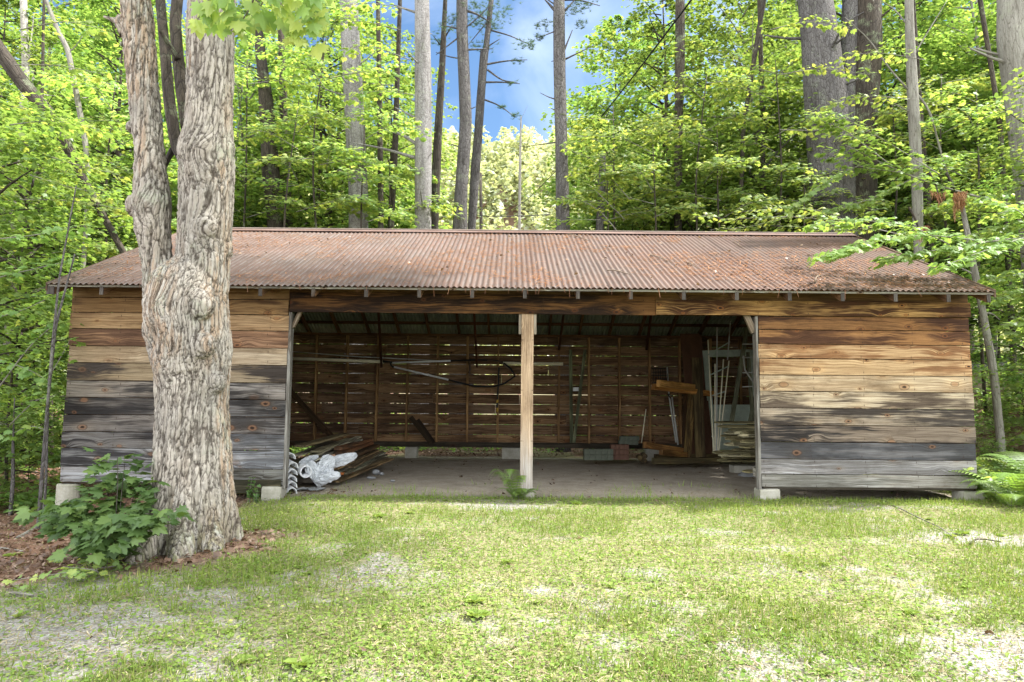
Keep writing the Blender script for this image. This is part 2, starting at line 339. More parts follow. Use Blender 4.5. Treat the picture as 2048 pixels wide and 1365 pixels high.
M_DEAD = leaf_mat('dead_brown_leaf', (.085, .050, .032), (.20, .125, .085), (.34, .25, .18), .15, .03)
M_THATCH = leaf_mat('dry_thatch', (.14, .105, .06), (.30, .25, .16), (.42, .37, .26), .1, .0)
M_STRAW = leaf_mat('orange_pine_straw', (.13, .055, .025), (.26, .12, .055), (.36, .20, .11), .1, .02)

def bark_mat(name, ca, cb, crack, sc=14.0, zs=.22, lichen=0.0, bd=.012, plates=0.35):
    g = N(name); at = g.attr('bk').outputs['Vector']            # x,y around the stem in metres, z up
    v = g.vmul(at, (1, 1, zs)); dn = g.noise(v, sc * .6, 3)
    v2 = g.vadd(v, g.vmul(g.comb(dn, g.noise(v, sc * .5, 2), dn), (.07, .07, .03)))
    e = g.vor(v2, sc, 'DISTANCE_TO_EDGE').outputs['Distance']
    e2 = g.vor(v2, sc * 2.7, 'DISTANCE_TO_EDGE').outputs['Distance']
    n = g.noise(v, sc * 2.2, 5, .7); big = g.noise(g.vmul(at, (1, 1, .6)), 2.2, 3); fine = g.noise(g.vmul(at, (1, 1, .3)), sc * 9, 3, .7)
    c = g.mix(g.ramp(big, .35, .65), ca, cb)
    c = g.mix(g.ramp(n, .35, .7, 0, .6), c, g.mix(1.0, c, (.6, .57, .54), 'MULTIPLY'))
    if lichen:
        l = g.math('MULTIPLY', g.ramp(g.noise(at, 3.1, 4, .7), .56, .66), g.ramp(fine, .42, .55)); c = g.mix(g.math('MULTIPLY', l, lichen), c, (.30, .36, .22))
    c = g.mix(g.ramp(fine, .50, .66, 0, .7), c, g.mix(1.0, c, (.45, .43, .42), 'MULTIPLY')); c = g.mix(g.ramp(g.noise(v, sc * 1.4, 4, .7), .55, .68, 0, .6), c, g.mix(1.0, c, (1.45, 1.45, 1.45), 'MULTIPLY')); c = g.mix(g.ramp(g.noise(g.vmul(at, (1, 1, .12)), 14.0, 3), .52, .62, 0, .55), c, g.mix(1.0, c, (.5, .48, .47), 'MULTIPLY'))
    c = g.mix(g.ramp(e, .055, .0, 0, .92), c, crack)
    c = g.mix(g.ramp(e2, .06, .0, 0, plates), c, crack)
    h = g.math('ADD', g.math('ADD', g.ramp(e, 0, .16), g.math('MULTIPLY', g.ramp(e2, 0, .2), .35)), g.math('MULTIPLY', n, .5))
    return g.princ(c, .9, h, .9, bd, .15)
M_MAPLE = bark_mat('maple_bark', (.44, .385, .31), (.34, .31, .265), (.05, .04, .032), 9, .16, .45, .02)
M_PBARK = bark_mat('pine_bark', (.165, .157, .155), (.110, .104, .102), (.035, .03, .028), 17, .35, .35, .012, .7)
M_LBARK = bark_mat('pale_pine_bark', (.36, .35, .345), (.26, .25, .245), (.07, .06, .055), 22, .5, .35, .008, .6)
M_DBARK = bark_mat('dark_bark', (.085, .070, .055), (.055, .048, .04), (.02, .017, .014), 16, .2, .6, .01)
M_SBARK = bark_mat('smooth_grey_bark', (.29, .28, .25), (.21, .20, .175), (.10, .09, .075), 20, .12, .3, .003, .2)
M_BIRCH = bark_mat('birch_bark', (.50, .48, .43), (.40, .38, .34), (.06, .05, .045), 16, 1.8, .2, .004, .5)

def ground_mat():
    g = N('lawn_gravel_and_litter'); tc = g.n('TexCoord').outputs['Object']; m = g.attr('gm').outputs['Vector']; lit, grn, drt = g.sep(m)
    vo = g.vor(tc, 70, dim='3D'); cc = g.sep(vo.outputs['Color'])
    st = g.mix(cc[0], (.13, .12, .11), (.36, .35, .34)); n = g.noise(tc, 25, 5, .7); n2 = g.noise(tc, 3.2, 4, .6)
    st = g.mix(g.ramp(n, .45, .7, 0, .7), st, (.17, .135, .10))
    dirt = g.mix(g.ramp(n, .35, .65), (.46, .405, .33), (.34, .29, .23)); dirt = g.mix(g.ramp(cc[1], .75, .9, 0, .6), dirt, (.40, .37, .33)); dirt = g.mix(g.ramp(n2, .4, .7, 0, .4), dirt, (.15, .12, .09))
    moss = g.mix(g.ramp(n, .42, .62), (.13, .15, .05), (.24, .205, .135)); litc = g.mix(g.ramp(g.noise(tc, 60, 4, .8), .35, .65), (.20, .115, .075), (.085, .05, .035))
    c = g.mix(drt, st, dirt); c = g.mix(grn, c, moss); c = g.mix(lit, c, litc)
    return g.princ(c, .92, g.math('ADD', vo.outputs['Distance'], n), .6, .012, .1)
M_GROUND = ground_mat()
M_CONC = simple('old_concrete', (.42, .40, .35), .9, .3, 7, .5, col2=(.30, .29, .23))
M_WHITE = simple('dirty_white_plastic', (.82, .83, .85), .5, .10, 9, .15)
M_CREAM = simple('cream_pipe', (.84, .78, .58), .5, .12, 12, .1)
M_TARP = simple('white_tarp', (.66, .69, .73), .6, .2, 9, .5, .008)
M_BLACK = simple('black_rubber', (.012, .012, .012), .6, .2, 20, .1)
M_GREENP = simple('faded_green_paint', (.48, .56, .46), .75, .25, 9, .2)
M_GALV = simple('weathered_grey_metal', (.50, .50, .47), .55, .2, 14, .1)
M_BLOCK = simple('green_grey_block', (.13, .145, .11), .9, .3, 18, .3)
M_BRICK = simple('dull_red_brick', (.16, .085, .06), .9, .3, 18, .3)
M_STONE = simple('grey_stone', (.26, .27, .28), .85, .3, 10, .4)
M_PLY = simple('brown_plywood', (.135, .065, .035), .8, .4, 5, .15, stretch=(1, 1, .2))
M_YELL = simple('yellow_tape', (.55, .33, .03), .6, .2, 9, .1)
def glass_mat():
    g = N('old_window_glass'); x = g.n('BsdfPrincipled'); g.set(x.inputs['Base Color'], (.05, .06, .05)); g.set(x.inputs['Roughness'], .15); g.set(x.inputs['Transmission Weight'], .6); return g.end(x.outputs[0])
M_GLASS = glass_mat()

# ================================================================== ground
def gmask(x, y):
    n = fbm(x * 1.1, y * 1.6, 2, 4); n2 = fbm(x * 4, y * 4, 9, 3)
    edge = x + 3.05 - .30 * (y - 5.7) * (y < 5.7) + .45 * (n2 - .5)
    lit = sstep(.12, -.15, edge) * (y < 30)
    lit = np.maximum(lit, .9 * sstep(.85, .45, np.hypot(x + 2.6, (y - 5.7) * 1.0) + .5 * (n2 - .5)))
    behind = sstep(13.9, 14.4, y); side = sstep(5.7, 6.2, x) * sstep(8.8, 9.6, y)
    lit = np.maximum(lit, np.maximum(behind, side) * (.2 + .7 * (n > .50)))
    ins = sstep(8.15 + .25 * (n2 - .5), 8.75 + .5 * (n - .5), y) * (x > -5.4) * (x < 5.6) * (y < 14.2) * (1 - lit * (x < -3.4))
    strip = sstep(7.2, 7.6, y) * sstep(8.1, 7.7, y) * .25
    n3 = fbm(x * 9, y * 9, 6, 3); zone = fbm(x * .8, y * 1.5, 12, 3)
    grav = .95 * sstep(.575, .82, .45 * n + .30 * zone + .28 * n3 + .21 * sstep(.2, -2.2, x) * sstep(6.0, 4.0, y) + .40 * np.exp(-((x - 2.7) / 1.0) ** 2 - ((y - 3.3) / .7) ** 2) + .30 * np.exp(-((x - 4.4) / 1.3) ** 2 - ((y - 6.2) / .35) ** 2) + strip * .3 + .08 * sstep(.52, .6, n2))
    grn = (1 - grav) * (1 - ins)
    return lit * (1 - ins), grn * (1 - lit * .8), ins, grav
def axis(lo, hi, fine, a, b, k=1.25):
    c = list(np.arange(a, b, fine)); s = fine; v = b
    while v < hi: c.append(v); s *= k; v += min(s, 6)
    s = fine; v = a - fine
    while v > lo: c.insert(0, v); s *= k; v -= min(s, 6)
    return np.array(c)
xs = axis(-150, 150, .05, -9, 9); ys = axis(-30, 190, .05, 1.6, 15.5)
X, Y = np.meshgrid(xs, ys); X, Y = X.ravel(), Y.ravel()
lit, grn, ins, grav = gmask(X, Y)
Z = gz(X, Y) + .018 * fbm(X * 7, Y * 7, 1, 3) * (Y < 20) + .03 * lit * noise(X * 6, Y * 6, 4)
nx, ny = len(xs), len(ys); i = (np.arange(ny - 1)[:, None] * nx + np.arange(nx - 1)[None, :]).ravel()
me = mesh_np('ground', np.stack([X, Y, Z], 1), [np.stack([i, i + 1, i + nx + 1, i + nx], 1)], M_GROUND, dict(gm=('V', np.stack([lit, grn, ins], 1))), True)
link('ground', me, kind='structure')

def gzz(x, y): return gz(x, y) + .009
# leaf-like scattering -------------------------------------------------------
def leafmesh(name, pos, axis_, nrm, size, tmpl, tris, mat, lc, extra=None):
    """pos (n,3), axis_ and nrm unit-ish (n,3), tmpl (k,3) in (side, along, up)"""
    a = axis_ / (np.linalg.norm(axis_, axis=1)[:, None] + 1e-9); s = np.cross(a, nrm); s /= np.linalg.norm(s, axis=1)[:, None] + 1e-9; u = np.cross(s, a)
    t = np.asarray(tmpl, float); size = np.asarray(size)
    V = pos[:, None, :] + size[:, None, None] * (s[:, None, :] * t[None, :, 0, None] + a[:, None, :] * t[None, :, 1, None] + u[:, None, :] * t[None, :, 2, None])
    k = len(t); n = len(pos); off = (np.arange(n) * k)[:, None, None]; T = (np.asarray(tris)[None] + off).reshape(-1, np.asarray(tris).shape[1])
    return mesh_np(name, V.reshape(-1, 3), [T], mat, dict(lc=('F', np.repeat(lc, k))))
def fan(k): return [[0, j, j + 1] for j in range(1, k - 1)]
CLOV = np.array([[0, 0, 0], [-.42, .35, .10], [-.38, .8, .02], [0, 1.0, -.05], [.38, .8, .02], [.42, .35, .10]]); CLOV_T = fan(6)
BLADE = np.array([[-.03, 0, 0], [.03, 0, 0], [.024, .5, .06], [-.024, .5, .06], [0, 1, -.08]]); BLADE_T = [[0, 1, 2], [0, 2, 3], [3, 2, 4]]
_ml = [(0, 0), (-.10, .16), (-.42, .04), (-.36, .20), (-.60, .38), (-.40, .46), (-.44, .72), (-.22, .62), (-.16, .82), (0, 1.05)]
_ml = _ml + [(-a, b) for a, b in _ml[::-1][1:-1]]
MLEAF = np.array([(0, .32, 0)] + [(a, b, -.22 * abs(a) - .10 * b * b) for a, b in _ml]); MLEAF_T = [[0, j, j + 1] for j in range(1, len(_ml))] + [[0, len(_ml), 1]]
_sl = [(0, 0), (-.38, .12), (-.46, .48), (-.20, .58), (0, 1.0), (.20, .58), (.46, .48), (.38, .12)]
SLEAF = np.array([(a, b, -.15 * abs(a) - .1 * b * b) for a, b in _sl]); SLEAF_T = fan(8)
def rdir(n, tilt=.3):
    th = rng.random(n) * 2 * math.pi; a = np.stack([np.cos(th), np.sin(th), rng.normal(0, tilt, n)], 1); nr = np.stack([rng.normal(0, tilt, n), rng.normal(0, tilt, n), np.ones(n)], 1); return a, nr

def cover():
    # low clover and grass, denser near the camera
    n = 430000; yy = 2.0 + 7.3 * rng.random(n) ** 1.35; xx = (rng.random(n) * 2 - 1) * (yy * .80 + 2.2); keep = np.ones(n, bool)
    lit, grn, ins, grav = gmask(xx, yy); pr = (grn + .30 * grav * (1 - ins)) * (1 - .93 * lit) * (.35 + .9 * fbm(xx * 2.2, yy * 2.2, 4, 3)) + .03
    pr *= (1 - sstep(8.0, 8.8, yy) * (np.abs(xx - .1) < 2.8)); k = rng.random(n) < pr * .95; xx, yy = xx[k], yy[k]; n = len(xx)
    a, nr = rdir(n, .35); z = gzz(xx, yy) + rng.random(n) * .028
    lc = np.clip(rng.normal(.42, .22, n) + .35 * (fbm(xx * .9, yy * .9, 8, 3) - .5) * 2, 0, 1)
    me = leafmesh('clover_cover', np.stack([xx, yy, z], 1), a, nr, .007 + .020 * rng.random(n) ** 2.5, CLOV, CLOV_T, M_COVER, lc); link('clover_cover', me, kind='stuff')
    n = 330000; yy = 2.0 + 7.5 * rng.random(n) ** 1.3; xx = (rng.random(n) * 2 - 1) * (yy * .80 + 2.2)
    lit, grn, ins, grav = gmask(xx, yy); tuft = sstep(.45, .62, fbm(xx * 1.3, yy * 1.9, 14, 4) + .06 * sstep(5.5, 7, yy) * sstep(0, 3, xx)); pr = (grn * .9 + grav * .12) * (1 - .9 * lit) * (.18 + .9 * tuft)
    pr = pr * (1 - sstep(8.0, 8.6, yy) * (np.abs(xx - .1) < 2.8)) + .9 * np.exp(-((yy - 8.12) / .10) ** 2) * (xx > 3.0) * (xx < 5.6)
    k = rng.random(n) < pr; xx, yy = xx[k], yy[k]; n = len(xx); th = rng.random(n) * 6.28; ln = .35 + .5 * rng.random(n)
    a = np.stack([np.cos(th) * ln, np.sin(th) * ln, np.ones(n)], 1); nr = np.stack([np.cos(th), np.sin(th), -ln], 1)
    me = leafmesh('grass_blades', np.stack([xx, yy, gzz(xx, yy)], 1), a, nr, .025 + .06 * rng.random(n) ** 2, BLADE * np.array([1.5, 1, 1]), BLADE_T, M_COVER, np.clip(rng.normal(.5, .22, n), 0, 1)); link('grass_blades', me, kind='stuff')
    n = 130000; yy = 2.0 + 7.0 * rng.random(n) ** 1.3; xx = (rng.random(n) * 2 - 1) * (yy * .80 + 2.2); k = rng.random(n) < .25 + .75 * sstep(.45, .6, fbm(xx * 2.5, yy * 3.5, 44, 4)); xx, yy = xx[k], yy[k]; n = len(xx); a, nr = rdir(n, .25)
    me = leafmesh('dead_thatch', np.stack([xx, yy, gzz(xx, yy) + .004 + .02 * rng.random(n)], 1), a, nr, .02 + .05 * rng.random(n), BLADE * np.array([1.3, 1, 1]), BLADE_T, M_THATCH, rng.random(n)); link('dead_thatch', me, kind='stuff')
    # broad leaved weeds: rosettes
    n = 70; cx = (rng.random(n) * 2 - 1) * 4.6; cy = 2.4 + 5.4 * rng.random(n); m = 7; xx = np.repeat(cx, m); yy = np.repeat(cy, m); th = np.tile(np.arange(m) * .9, n) + np.repeat(rng.random(n) * 6, m) + rng.normal(0, .2, n * m); up_ = .25 + .3 * rng.random(n * m); a = np.stack([np.cos(th), np.sin(th), up_], 1); nr = np.stack([-np.cos(th) * .3, -np.sin(th) * .3, np.ones(n * m)], 1)
    me = leafmesh('rosette_weeds', np.stack([xx, yy, gzz(xx, yy) + .004], 1), a, nr, np.repeat(.035 + .05 * rng.random(n) ** 2, m), CLOV * np.array([.8, 1, 2.5]), CLOV_T, M_COVER, np.clip(rng.normal(.55, .15, n * m), 0, 1)); link('rosette_weeds', me, kind='stuff')
    # thin seedlings on the dirt at the mouth of the shed
    n = 1500; xx = rng.random(n) * 5.4 - 2.3; yy = 8.1 + rng.random(n) ** 1.6 * 1.5; a = np.stack([rng.normal(0, .35, n), rng.normal(0, .35, n), np.ones(n)], 1); nr = np.stack([rng.normal(0, 1, n), -np.ones(n), np.zeros(n)], 1)
    k = fbm(xx * 2, yy * 2, 3, 2) > .45
    me = leafmesh('thin_seedlings', np.stack([xx, yy, gzz(xx, yy)], 1)[k], a[k], nr[k], (.04 + .07 * rng.random(n) ** 2)[k], BLADE * np.array([1.4, 1, 1]), BLADE_T, M_COVER, np.full(n, .75)[k]); link('thin_seedlings', me, kind='stuff')
    # taller low herbs under the trees
    n = 130000; yy = 8.5 + 24 * rng.random(n) ** 1.2; xx = (rng.random(n) * 2 - 1) * (yy * .82 + 1)
    out = ((xx < -5.7) | (xx > 5.9) | (yy > 14.6)); d = fbm(xx * .6, yy * .6, 21, 3); pr = out * np.maximum(sstep(.42, .6, d), .75 * sstep(14.9, 15.4, yy) * sstep(19, 17, yy) * (xx < 1.2)) + out * (xx > 6) * sstep(9, 13, yy) * .3; k = rng.random(n) < pr; xx, yy = xx[k], yy[k]; n = len(xx); a, nr = rdir(n, .3)
    me = leafmesh('forest_herbs', np.stack([xx, yy, gzz(xx, yy) + .03 + .22 * rng.random(n)], 1), a, nr, .05 + .06 * rng.random(n), SLEAF, SLEAF_T, M_LEAF, np.clip(rng.normal(.45, .2, n), 0, 1)); link('forest_herbs', me, kind='stuff')
    # fallen leaves
    n = 190000; yy = 3.0 + 17 * rng.random(n) ** 1.1; xx = (rng.random(n) * 2 - 1) * (yy * .82 + 2.2)
    lit, grn, ins, grav = gmask(xx, yy); pr = np.clip(lit, 0, 1) * .9 + .0012 + ins * .008 + .25 * np.exp(-((xx + 2.3) / .35) ** 2 - ((yy - 8.6) / .25) ** 2) + .10 * np.exp(-((yy - 8.25) / .12) ** 2) * (fbm(xx * 1.5, yy, 6, 2) > .5)
    k = rng.random(n) < pr; xx, yy = xx[k], yy[k]; n = len(xx); a, nr = rdir(n, .55)
    me = leafmesh('fallen_leaves', np.stack([xx, yy, gzz(xx, yy) + .012 + .025 * rng.random(n)], 1), a, nr, .018 + .045 * rng.random(n) ** 1.6, SLEAF * np.array([1, 1, 2.2]), SLEAF_T, M_DEAD, rng.random(n)); link('fallen_leaves', me, kind='stuff')
cover()

# ================================================================== shed
XL, XR, YF, YB = -5.39, 5.58, 8.3, 13.9
OL, OR_ = -2.725, 3.0
shed = thing('open_shed', 'long open fronted wooden shed with rusty corrugated roof and plank walls', 'shed', loc=(0, 11.1, 0))
def spart(mb, name, mat=M_WOOD, parent=None, **k):
    o = mb.build(name, mat, parent or shed, **k)
    if parent is None: o.matrix_parent_inverse = Matrix.Translation((0, -11.1, 0))
    return o
UP = np.array([0, 0, 1.0])
def zf(py): return float(P(1024 if py else 0, py, YF)[2])
def boards_front(mb, x0, x1, rows, ysurf=YF, slant=0.0):
    """rows: (ztop, zbot, base, streak, (streak amount, knots, knot light))"""
    for k, (zt, zb, b, s_, w_) in enumerate(rows):
        ov = .009; e0, e1 = rng.normal(0, .006, 2)
        yy = ysurf - .011 + rng.normal(0, .002)
        mb.board([x0 + e0, yy, (zt + zb) / 2], [x1 + e1, yy, (zt + zb) / 2], [0, 0, zt - zb - ov], [0, .022, 0], b=sl(*b), sc=sl(*s_), w=w_, seg=.25, wob=.0022)
R = [(118, 80, 44), (60, 36, 22)]
zr = [2.228, 2.06, 1.885, 1.71, 1.51, 1.31, 1.11, .905, .705, .50, .322, .165]
rc = [((136, 100, 64), (72, 48, 34), (.9, .8, .1)), ((154, 114, 74), (88, 60, 42), (.9, .8, .2)), ((186, 156, 118), (138, 100, 68), (.8, .8, .2)), ((192, 164, 126), (146, 106, 72), (.7, 1, .3)),
      ((190, 172, 144), (150, 124, 94), (.4, .9, .4)), ((190, 176, 152), (92, 80, 70), (.8, 1, .9)), ((158, 146, 130), (72, 66, 62), (.9, 1, .8)), ((128, 116, 104), (50, 47, 47), (1, 1, .9)),
      ((72, 73, 77), (128, 128, 132), (.6, .9, .9)), ((166, 165, 166), (104, 103, 104), (.6, .6, .5)), ((158, 157, 152), (112, 112, 106), (.7, .5, .3))]
mb = MB(); boards_front(mb, OR_, XR, [(zr[i], zr[i + 1]) + rc[i] for i in range(11)]); spart(mb, 'plank_wall', label='right front plank wall, honey brown above and grey below')
zl = [2.52, 2.385, 2.20, 2.0, 1.79, 1.585, 1.37, 1.165, .96, .755, .56, .34, .155]
lcx = [((140, 114, 78), (96, 72, 48), (.5, .5, .1)), ((138, 110, 74), (84, 60, 42), (.7, 1, .1)), ((164, 138, 102), (120, 92, 64), (.5, .8, .1)), ((138, 108, 82), (94, 70, 54), (.7, .8, .5)), ((172, 156, 130), (130, 108, 80), (.4, .7, .9)),
       ((140, 126, 102), (66, 60, 56), (.9, .5, .8)), ((134, 128, 120), (58, 56, 55), (.9, .9, .7)), ((96, 93, 90), (46, 45, 46), (.8, 1, .8)), ((122, 118, 114), (60, 58, 58), (.8, 1, .8)),
       ((114, 113, 112), (52, 51, 54), (.8, .8, .9)), ((140, 142, 144), (62, 62, 65), (.9, .8, .7)), ((160, 163, 167), (76, 76, 78), (.9, .5, .3))]
mb = MB()
boards_front(mb, XL, -3.6, [(zl[i], zl[i + 1]) + lcx[i] for i in range(12)])
lcr = [((min(255, int(b[0] * 1.08)), min(255, int(b[1] * 1.1)), min(255, int(b[2] * 1.14))), s_, w_) for b, s_, w_ in lcx]
lcr[10] = ((158, 163, 170), (98, 101, 106), (.7, .5, .2)); lcr[11] = ((120, 122, 120), (60, 58, 50), (1, .3, .1)); lcr[9] = ((140, 143, 148), (78, 80, 84), (.7, .9, .9))
boards_front(mb, -3.597, OL, [(zl[i] - .012 * (i > 0), zl[i + 1] - .012) + lcr[i] for i in range(12)])
spart(mb, 'plank_wall', label='left front plank wall behind the maple, weathered grey to black')
# header boards over the opening
mb = MB()
mb.board([OL + .01, YF - .030, 2.345], [1.75, YF - .030, 2.34], [0, 0, .235], [0, .036, 0], b=sl(112, 80, 46), sc=sl(44, 30, 20), w=(1, 1, .1), wob=.002)
mb.board([OL, YF - .010, 2.465], [XR, YF - .010, 2.465], [0, 0, .10], [0, .02, 0], b=sl(124, 96, 60), sc=sl(84, 62, 40), w=(.6, .3, .1))
mb.board([1.752, YF - .046, 2.318], [XR, YF - .046, 2.318], [0, 0, .178], [0, .034, 0], b=sl(172, 138, 88), sc=sl(70, 42, 24), w=(.8, 1, .05), wob=.003)
mb.board([1.12, YF - .028, 2.33], [1.749, YF - .028, 2.33], [0, 0, .205], [0, .030, 0], b=sl(118, 84, 50), sc=sl(60, 40, 26), w=(.8, 1, .1))
spart(mb, 'header_beam')
mb = MB(); mb.board([OL - .01, YF + .05, 2.36], [OR_ + .01, YF + .05, 2.36], [0, 0, .24], [0, .09, 0], b=sl(90, 64, 40), sc=sl(60, 40, 26)); spart(mb, 'inner_beam')
# corner trim, sills, piers, brackets
for x, s_ in ((OL + .018, -1), (OR_ - .02, 1)):
    mb = MB(); mb.board([x, YF + .02, .10], [x, YF + .02, 2.22], [.032, 0, 0], [0, .10, 0], b=sl(150, 150, 146), sc=sl(96, 92, 86), w=(.7, .2, .1)); spart(mb, 'jamb_board')

mb = MB()
for x0, x1 in ((XL + .02, OL - .03), (OR_ + .03, XR - .02)): mb.board([x0, YF + .07, .20], [x1, YF + .07, .20], [0, 0, .12], [0, .13, 0], b=sl(90, 84, 74), sc=sl(50, 46, 40))
mb.board([XL + .05, YB - .02, .295], [XR - .05, YB - .02, .295], [0, 0, .10], [0, .14, 0], b=sl(84, 78, 66), sc=sl(40, 36, 30))
mb.board([-3.55, YF - .026, .12], [OL - .02, YF - .026, .12], [0, 0, .16], [0, .012, 0], b=sl(84, 80, 62), sc=sl(48, 48, 34), w=(1, .2, 0), wob=.006)
spart(mb, 'sill_beam')
def pier(x, y, w, d, zt, zb=-.5):
    mb = MB(); n = 6; V = []; Q = []
    pr = [(-1, -1), (-.9, -1), (.9, -1), (1, -.9), (1, .9), (.9, 1), (-.9, 1), (-1, .9), (-1, -.95)][:8]
    zz = [zb, zt - .02, zt]; sc_ = [1.02, 1.0, .95]
    for z_, k in zip(zz, sc_): V += [(x + a * w / 2 * k, y + b * d / 2 * k, z_ + .004 * rng.normal()) for a, b in pr]
    for r_ in range(2): Q += [[r_ * 8 + j, r_ * 8 + (j + 1) % 8, r_ * 8 + 8 + (j + 1) % 8, r_ * 8 + 8 + j] for j in range(8)]
    V.append((x, y, zt)); T = [[16 + j, 16 + (j + 1) % 8, 24] for j in range(8)]
    mb.add(V, Q, T); spart(mb, 'concrete_pier', M_CONC)
def cylpier(x, y, r, zt):
    mb = MB(); mb.tube([(x, y, -.6), (x, y, zt - .01), (x, y, zt)], [r, r, r * .93], 20); o = spart(mb, 'concrete_pier', M_CONC, label='round concrete pier under the left corner'); return o
cylpier(-5.32, 8.34, .125, .13)
for x, y, w, d, zt in ((-2.84, 8.33, .23, .22, .125), (.186, 8.36, .19, .19, .075), (3.08, 8.33, .24, .22, .145), (5.51, 8.35, .26, .24, .135), (-2.0, 13.9, .24, .22, .24), (.02, 13.9, .40, .24, .24), (2.85, 13.9, .32, .24, .24), (-4.9, 13.9, .3, .24, .24), (5.2, 13.9, .3, .24, .24), (XL + .1, 11.1, .24, .24, .22), (XR - .1, 11.1, .24, .24, .22)):
    pier(x, y, w, d, zt)
mb = MB(); mb.board([.186, YF + .045, .075], [.19, YF + .045, 2.235], [.148, 0, 0], [0, .14, 0], b=sl(198, 174, 146), sc=sl(182, 160, 136), w=(.2, .0, .3), seg=.3)
# the foot of the post is weathered paler and greyer
zc = np.concatenate(mb.V)[:, 2]; k = sstep(1.0, .25, zc)[:, None]; mb.b = [np.concatenate(mb.b) * (1 - k) + np.array(sl(186, 182, 178)) * k]; mb.V = [np.concatenate(mb.V)]
post = spart(mb, 'centre_post')
for sx in (-1, 1):
    mb = MB(); mb.board([.19 + sx * .092, YF + .045, 1.98], [.19 + sx * .092, YF + .045, 2.23], [.032, 0, 0], [0, .12, 0], b=sl(176, 168, 152), sc=sl(120, 110, 98)); spart(mb, 'post_cleat')
for (xa, xb) in ((OL + .03, OL + .13), (OR_ - .035, OR_ - .13)):
    mb = MB(); mb.board([xa, YF + .03, 2.03], [xb, YF + .03, 2.26], [.06, 0, .03], [0, .05, 0], b=sl(140, 128, 112), sc=sl(96, 84, 70)); spart(mb, 'corner_brace')
# rafters, purlins, plates
ridge_z = 3.93; ez = 2.47; sl_ = (ridge_z - ez) / 3.25
mb = MB()
rx = [.147 + .617 * k for k in range(-9, 9)] + [XL + .03, XR - .03]
rb, rs = sl(136, 104, 76), sl(84, 60, 44)
rafts = []
for x in rx:
    m_ = MB()
    for y0, z0 in ((7.88, ez), (14.32, ez)):
        m_.board([x, y0, z0 - .065], [x, 11.1, ridge_z - .065], [.042, 0, 0], [0, 0, .10], b=rb, sc=rs)
    m_.box([x - .021, 7.868, z0 - .113], [x + .021, 7.879, z0 - .017], b=sl(92, 88, 84), sc=sl(66, 62, 60))   # greyed tail end
    spart(m_, 'rafter')
mb = MB()
for k in range(1, 7):
    for s_ in (-1, 1):
        y = 11.1 + s_ * k * .53; z = ridge_z - k * .53 * sl_ - .006
        if abs(y - 11.1) < 3.22: mb.board([XL - .02, y, z], [XR + .03, y, z], [0, .07, .07 * sl_ * -s_], [0, 0, .022], b=sl(120, 84, 58), sc=sl(70, 48, 34))
for y in (7.885, 14.30): mb.board([XL - .02, y, ez - .006], [XR + .03, y, ez - .006], [0, .03, .013 * (1 if y < 9 else -1)], [0, 0, .022], b=sl(150, 150, 138), sc=sl(110, 106, 96))
spart(mb, 'purlins', kind=None)
mb = MB(); mb.board([XL + .03, YB - .06, 2.50], [XR - .03, YB - .06, 2.50], [0, .10, 0], [0, 0, .05], b=sl(120, 88, 60), sc=sl(70, 48, 34)); mb.board([XL + .03, 11.1, ridge_z - .10], [XR - .03, 11.1, ridge_z - .10], [0, 0, .15], [0, .03, 0], b=rb, sc=rs)
mb.board([XL + .03, YF + .05, 2.50], [XR - .03, YF + .05, 2.50], [0, .09, 0], [0, 0, .035], b=rb, sc=rs)
spart(mb, 'top_plate')
# braces hanging from rafters seen near the back
for px in (757, 948, 1128, 1303):
    a = P(px, 622, 12.6); b_ = P(px + (6 if px < 1024 else -10), 735 if px < 1000 else 700, 13.78); mb = MB(); mb.board(a, b_, [.04, 0, 0], [0, .05, .02], b=sl(96, 60, 38), sc=sl(50, 32, 22)); spart(mb, 'wall_brace')
a = P(560, 760, 13.78); b_ = P(668, 878, 13.75); mb = MB(); mb.board(a, b_, [.08, 0, .07], [0, .025, 0], b=sl(86, 68, 48), sc=sl(50, 38, 28))
spart(mb, 'wall_brace')
# back wall with gaps between the boards
mb = MB(); zt = 2.505; k = 0
while zt > .36:
    h = .188 + rng.normal(0, .003); gap = .0105 + .002 * rng.random() + .003 * (k > 6); xj = [-5.39, -2.6 + rng.normal(0, .8), .9 + rng.normal(0, .8), 3.4 + rng.normal(0, .4), 5.58]
    for a_, b_ in zip(xj[:-1], xj[1:]):
        cb = random.choice([(160, 130, 98), (142, 116, 90), (174, 142, 106), (136, 114, 92), (152, 122, 90)])
        mb.board([a_ + .002, YB, zt - h / 2], [b_ - .002, YB, zt - h / 2 + rng.normal(0, .002)], [0, 0, h], [0, .022, 0], b=sl(*cb), sc=sl(84, 62, 46), w=(.6, 1, .1), seg=.15, wob=.0034)
    zt -= h + gap; k += 1
spart(mb, 'plank_wall', label='back plank wall with daylight between its boards')
mb = MB()
for k in range(-8, 9):
    x = float(P(1117.5, 780, 13.8)[0]) + .613 * k
    if XL < x < XR: mb.board([x, YB - .055, .345], [x + rng.normal(0, .01), YB - .055, 2.475], [.042, 0, 0], [0, .085, 0], b=sl(182, 146, 100), sc=sl(110, 84, 58), w=(.6, .3, .1))
spart(mb, 'studs')
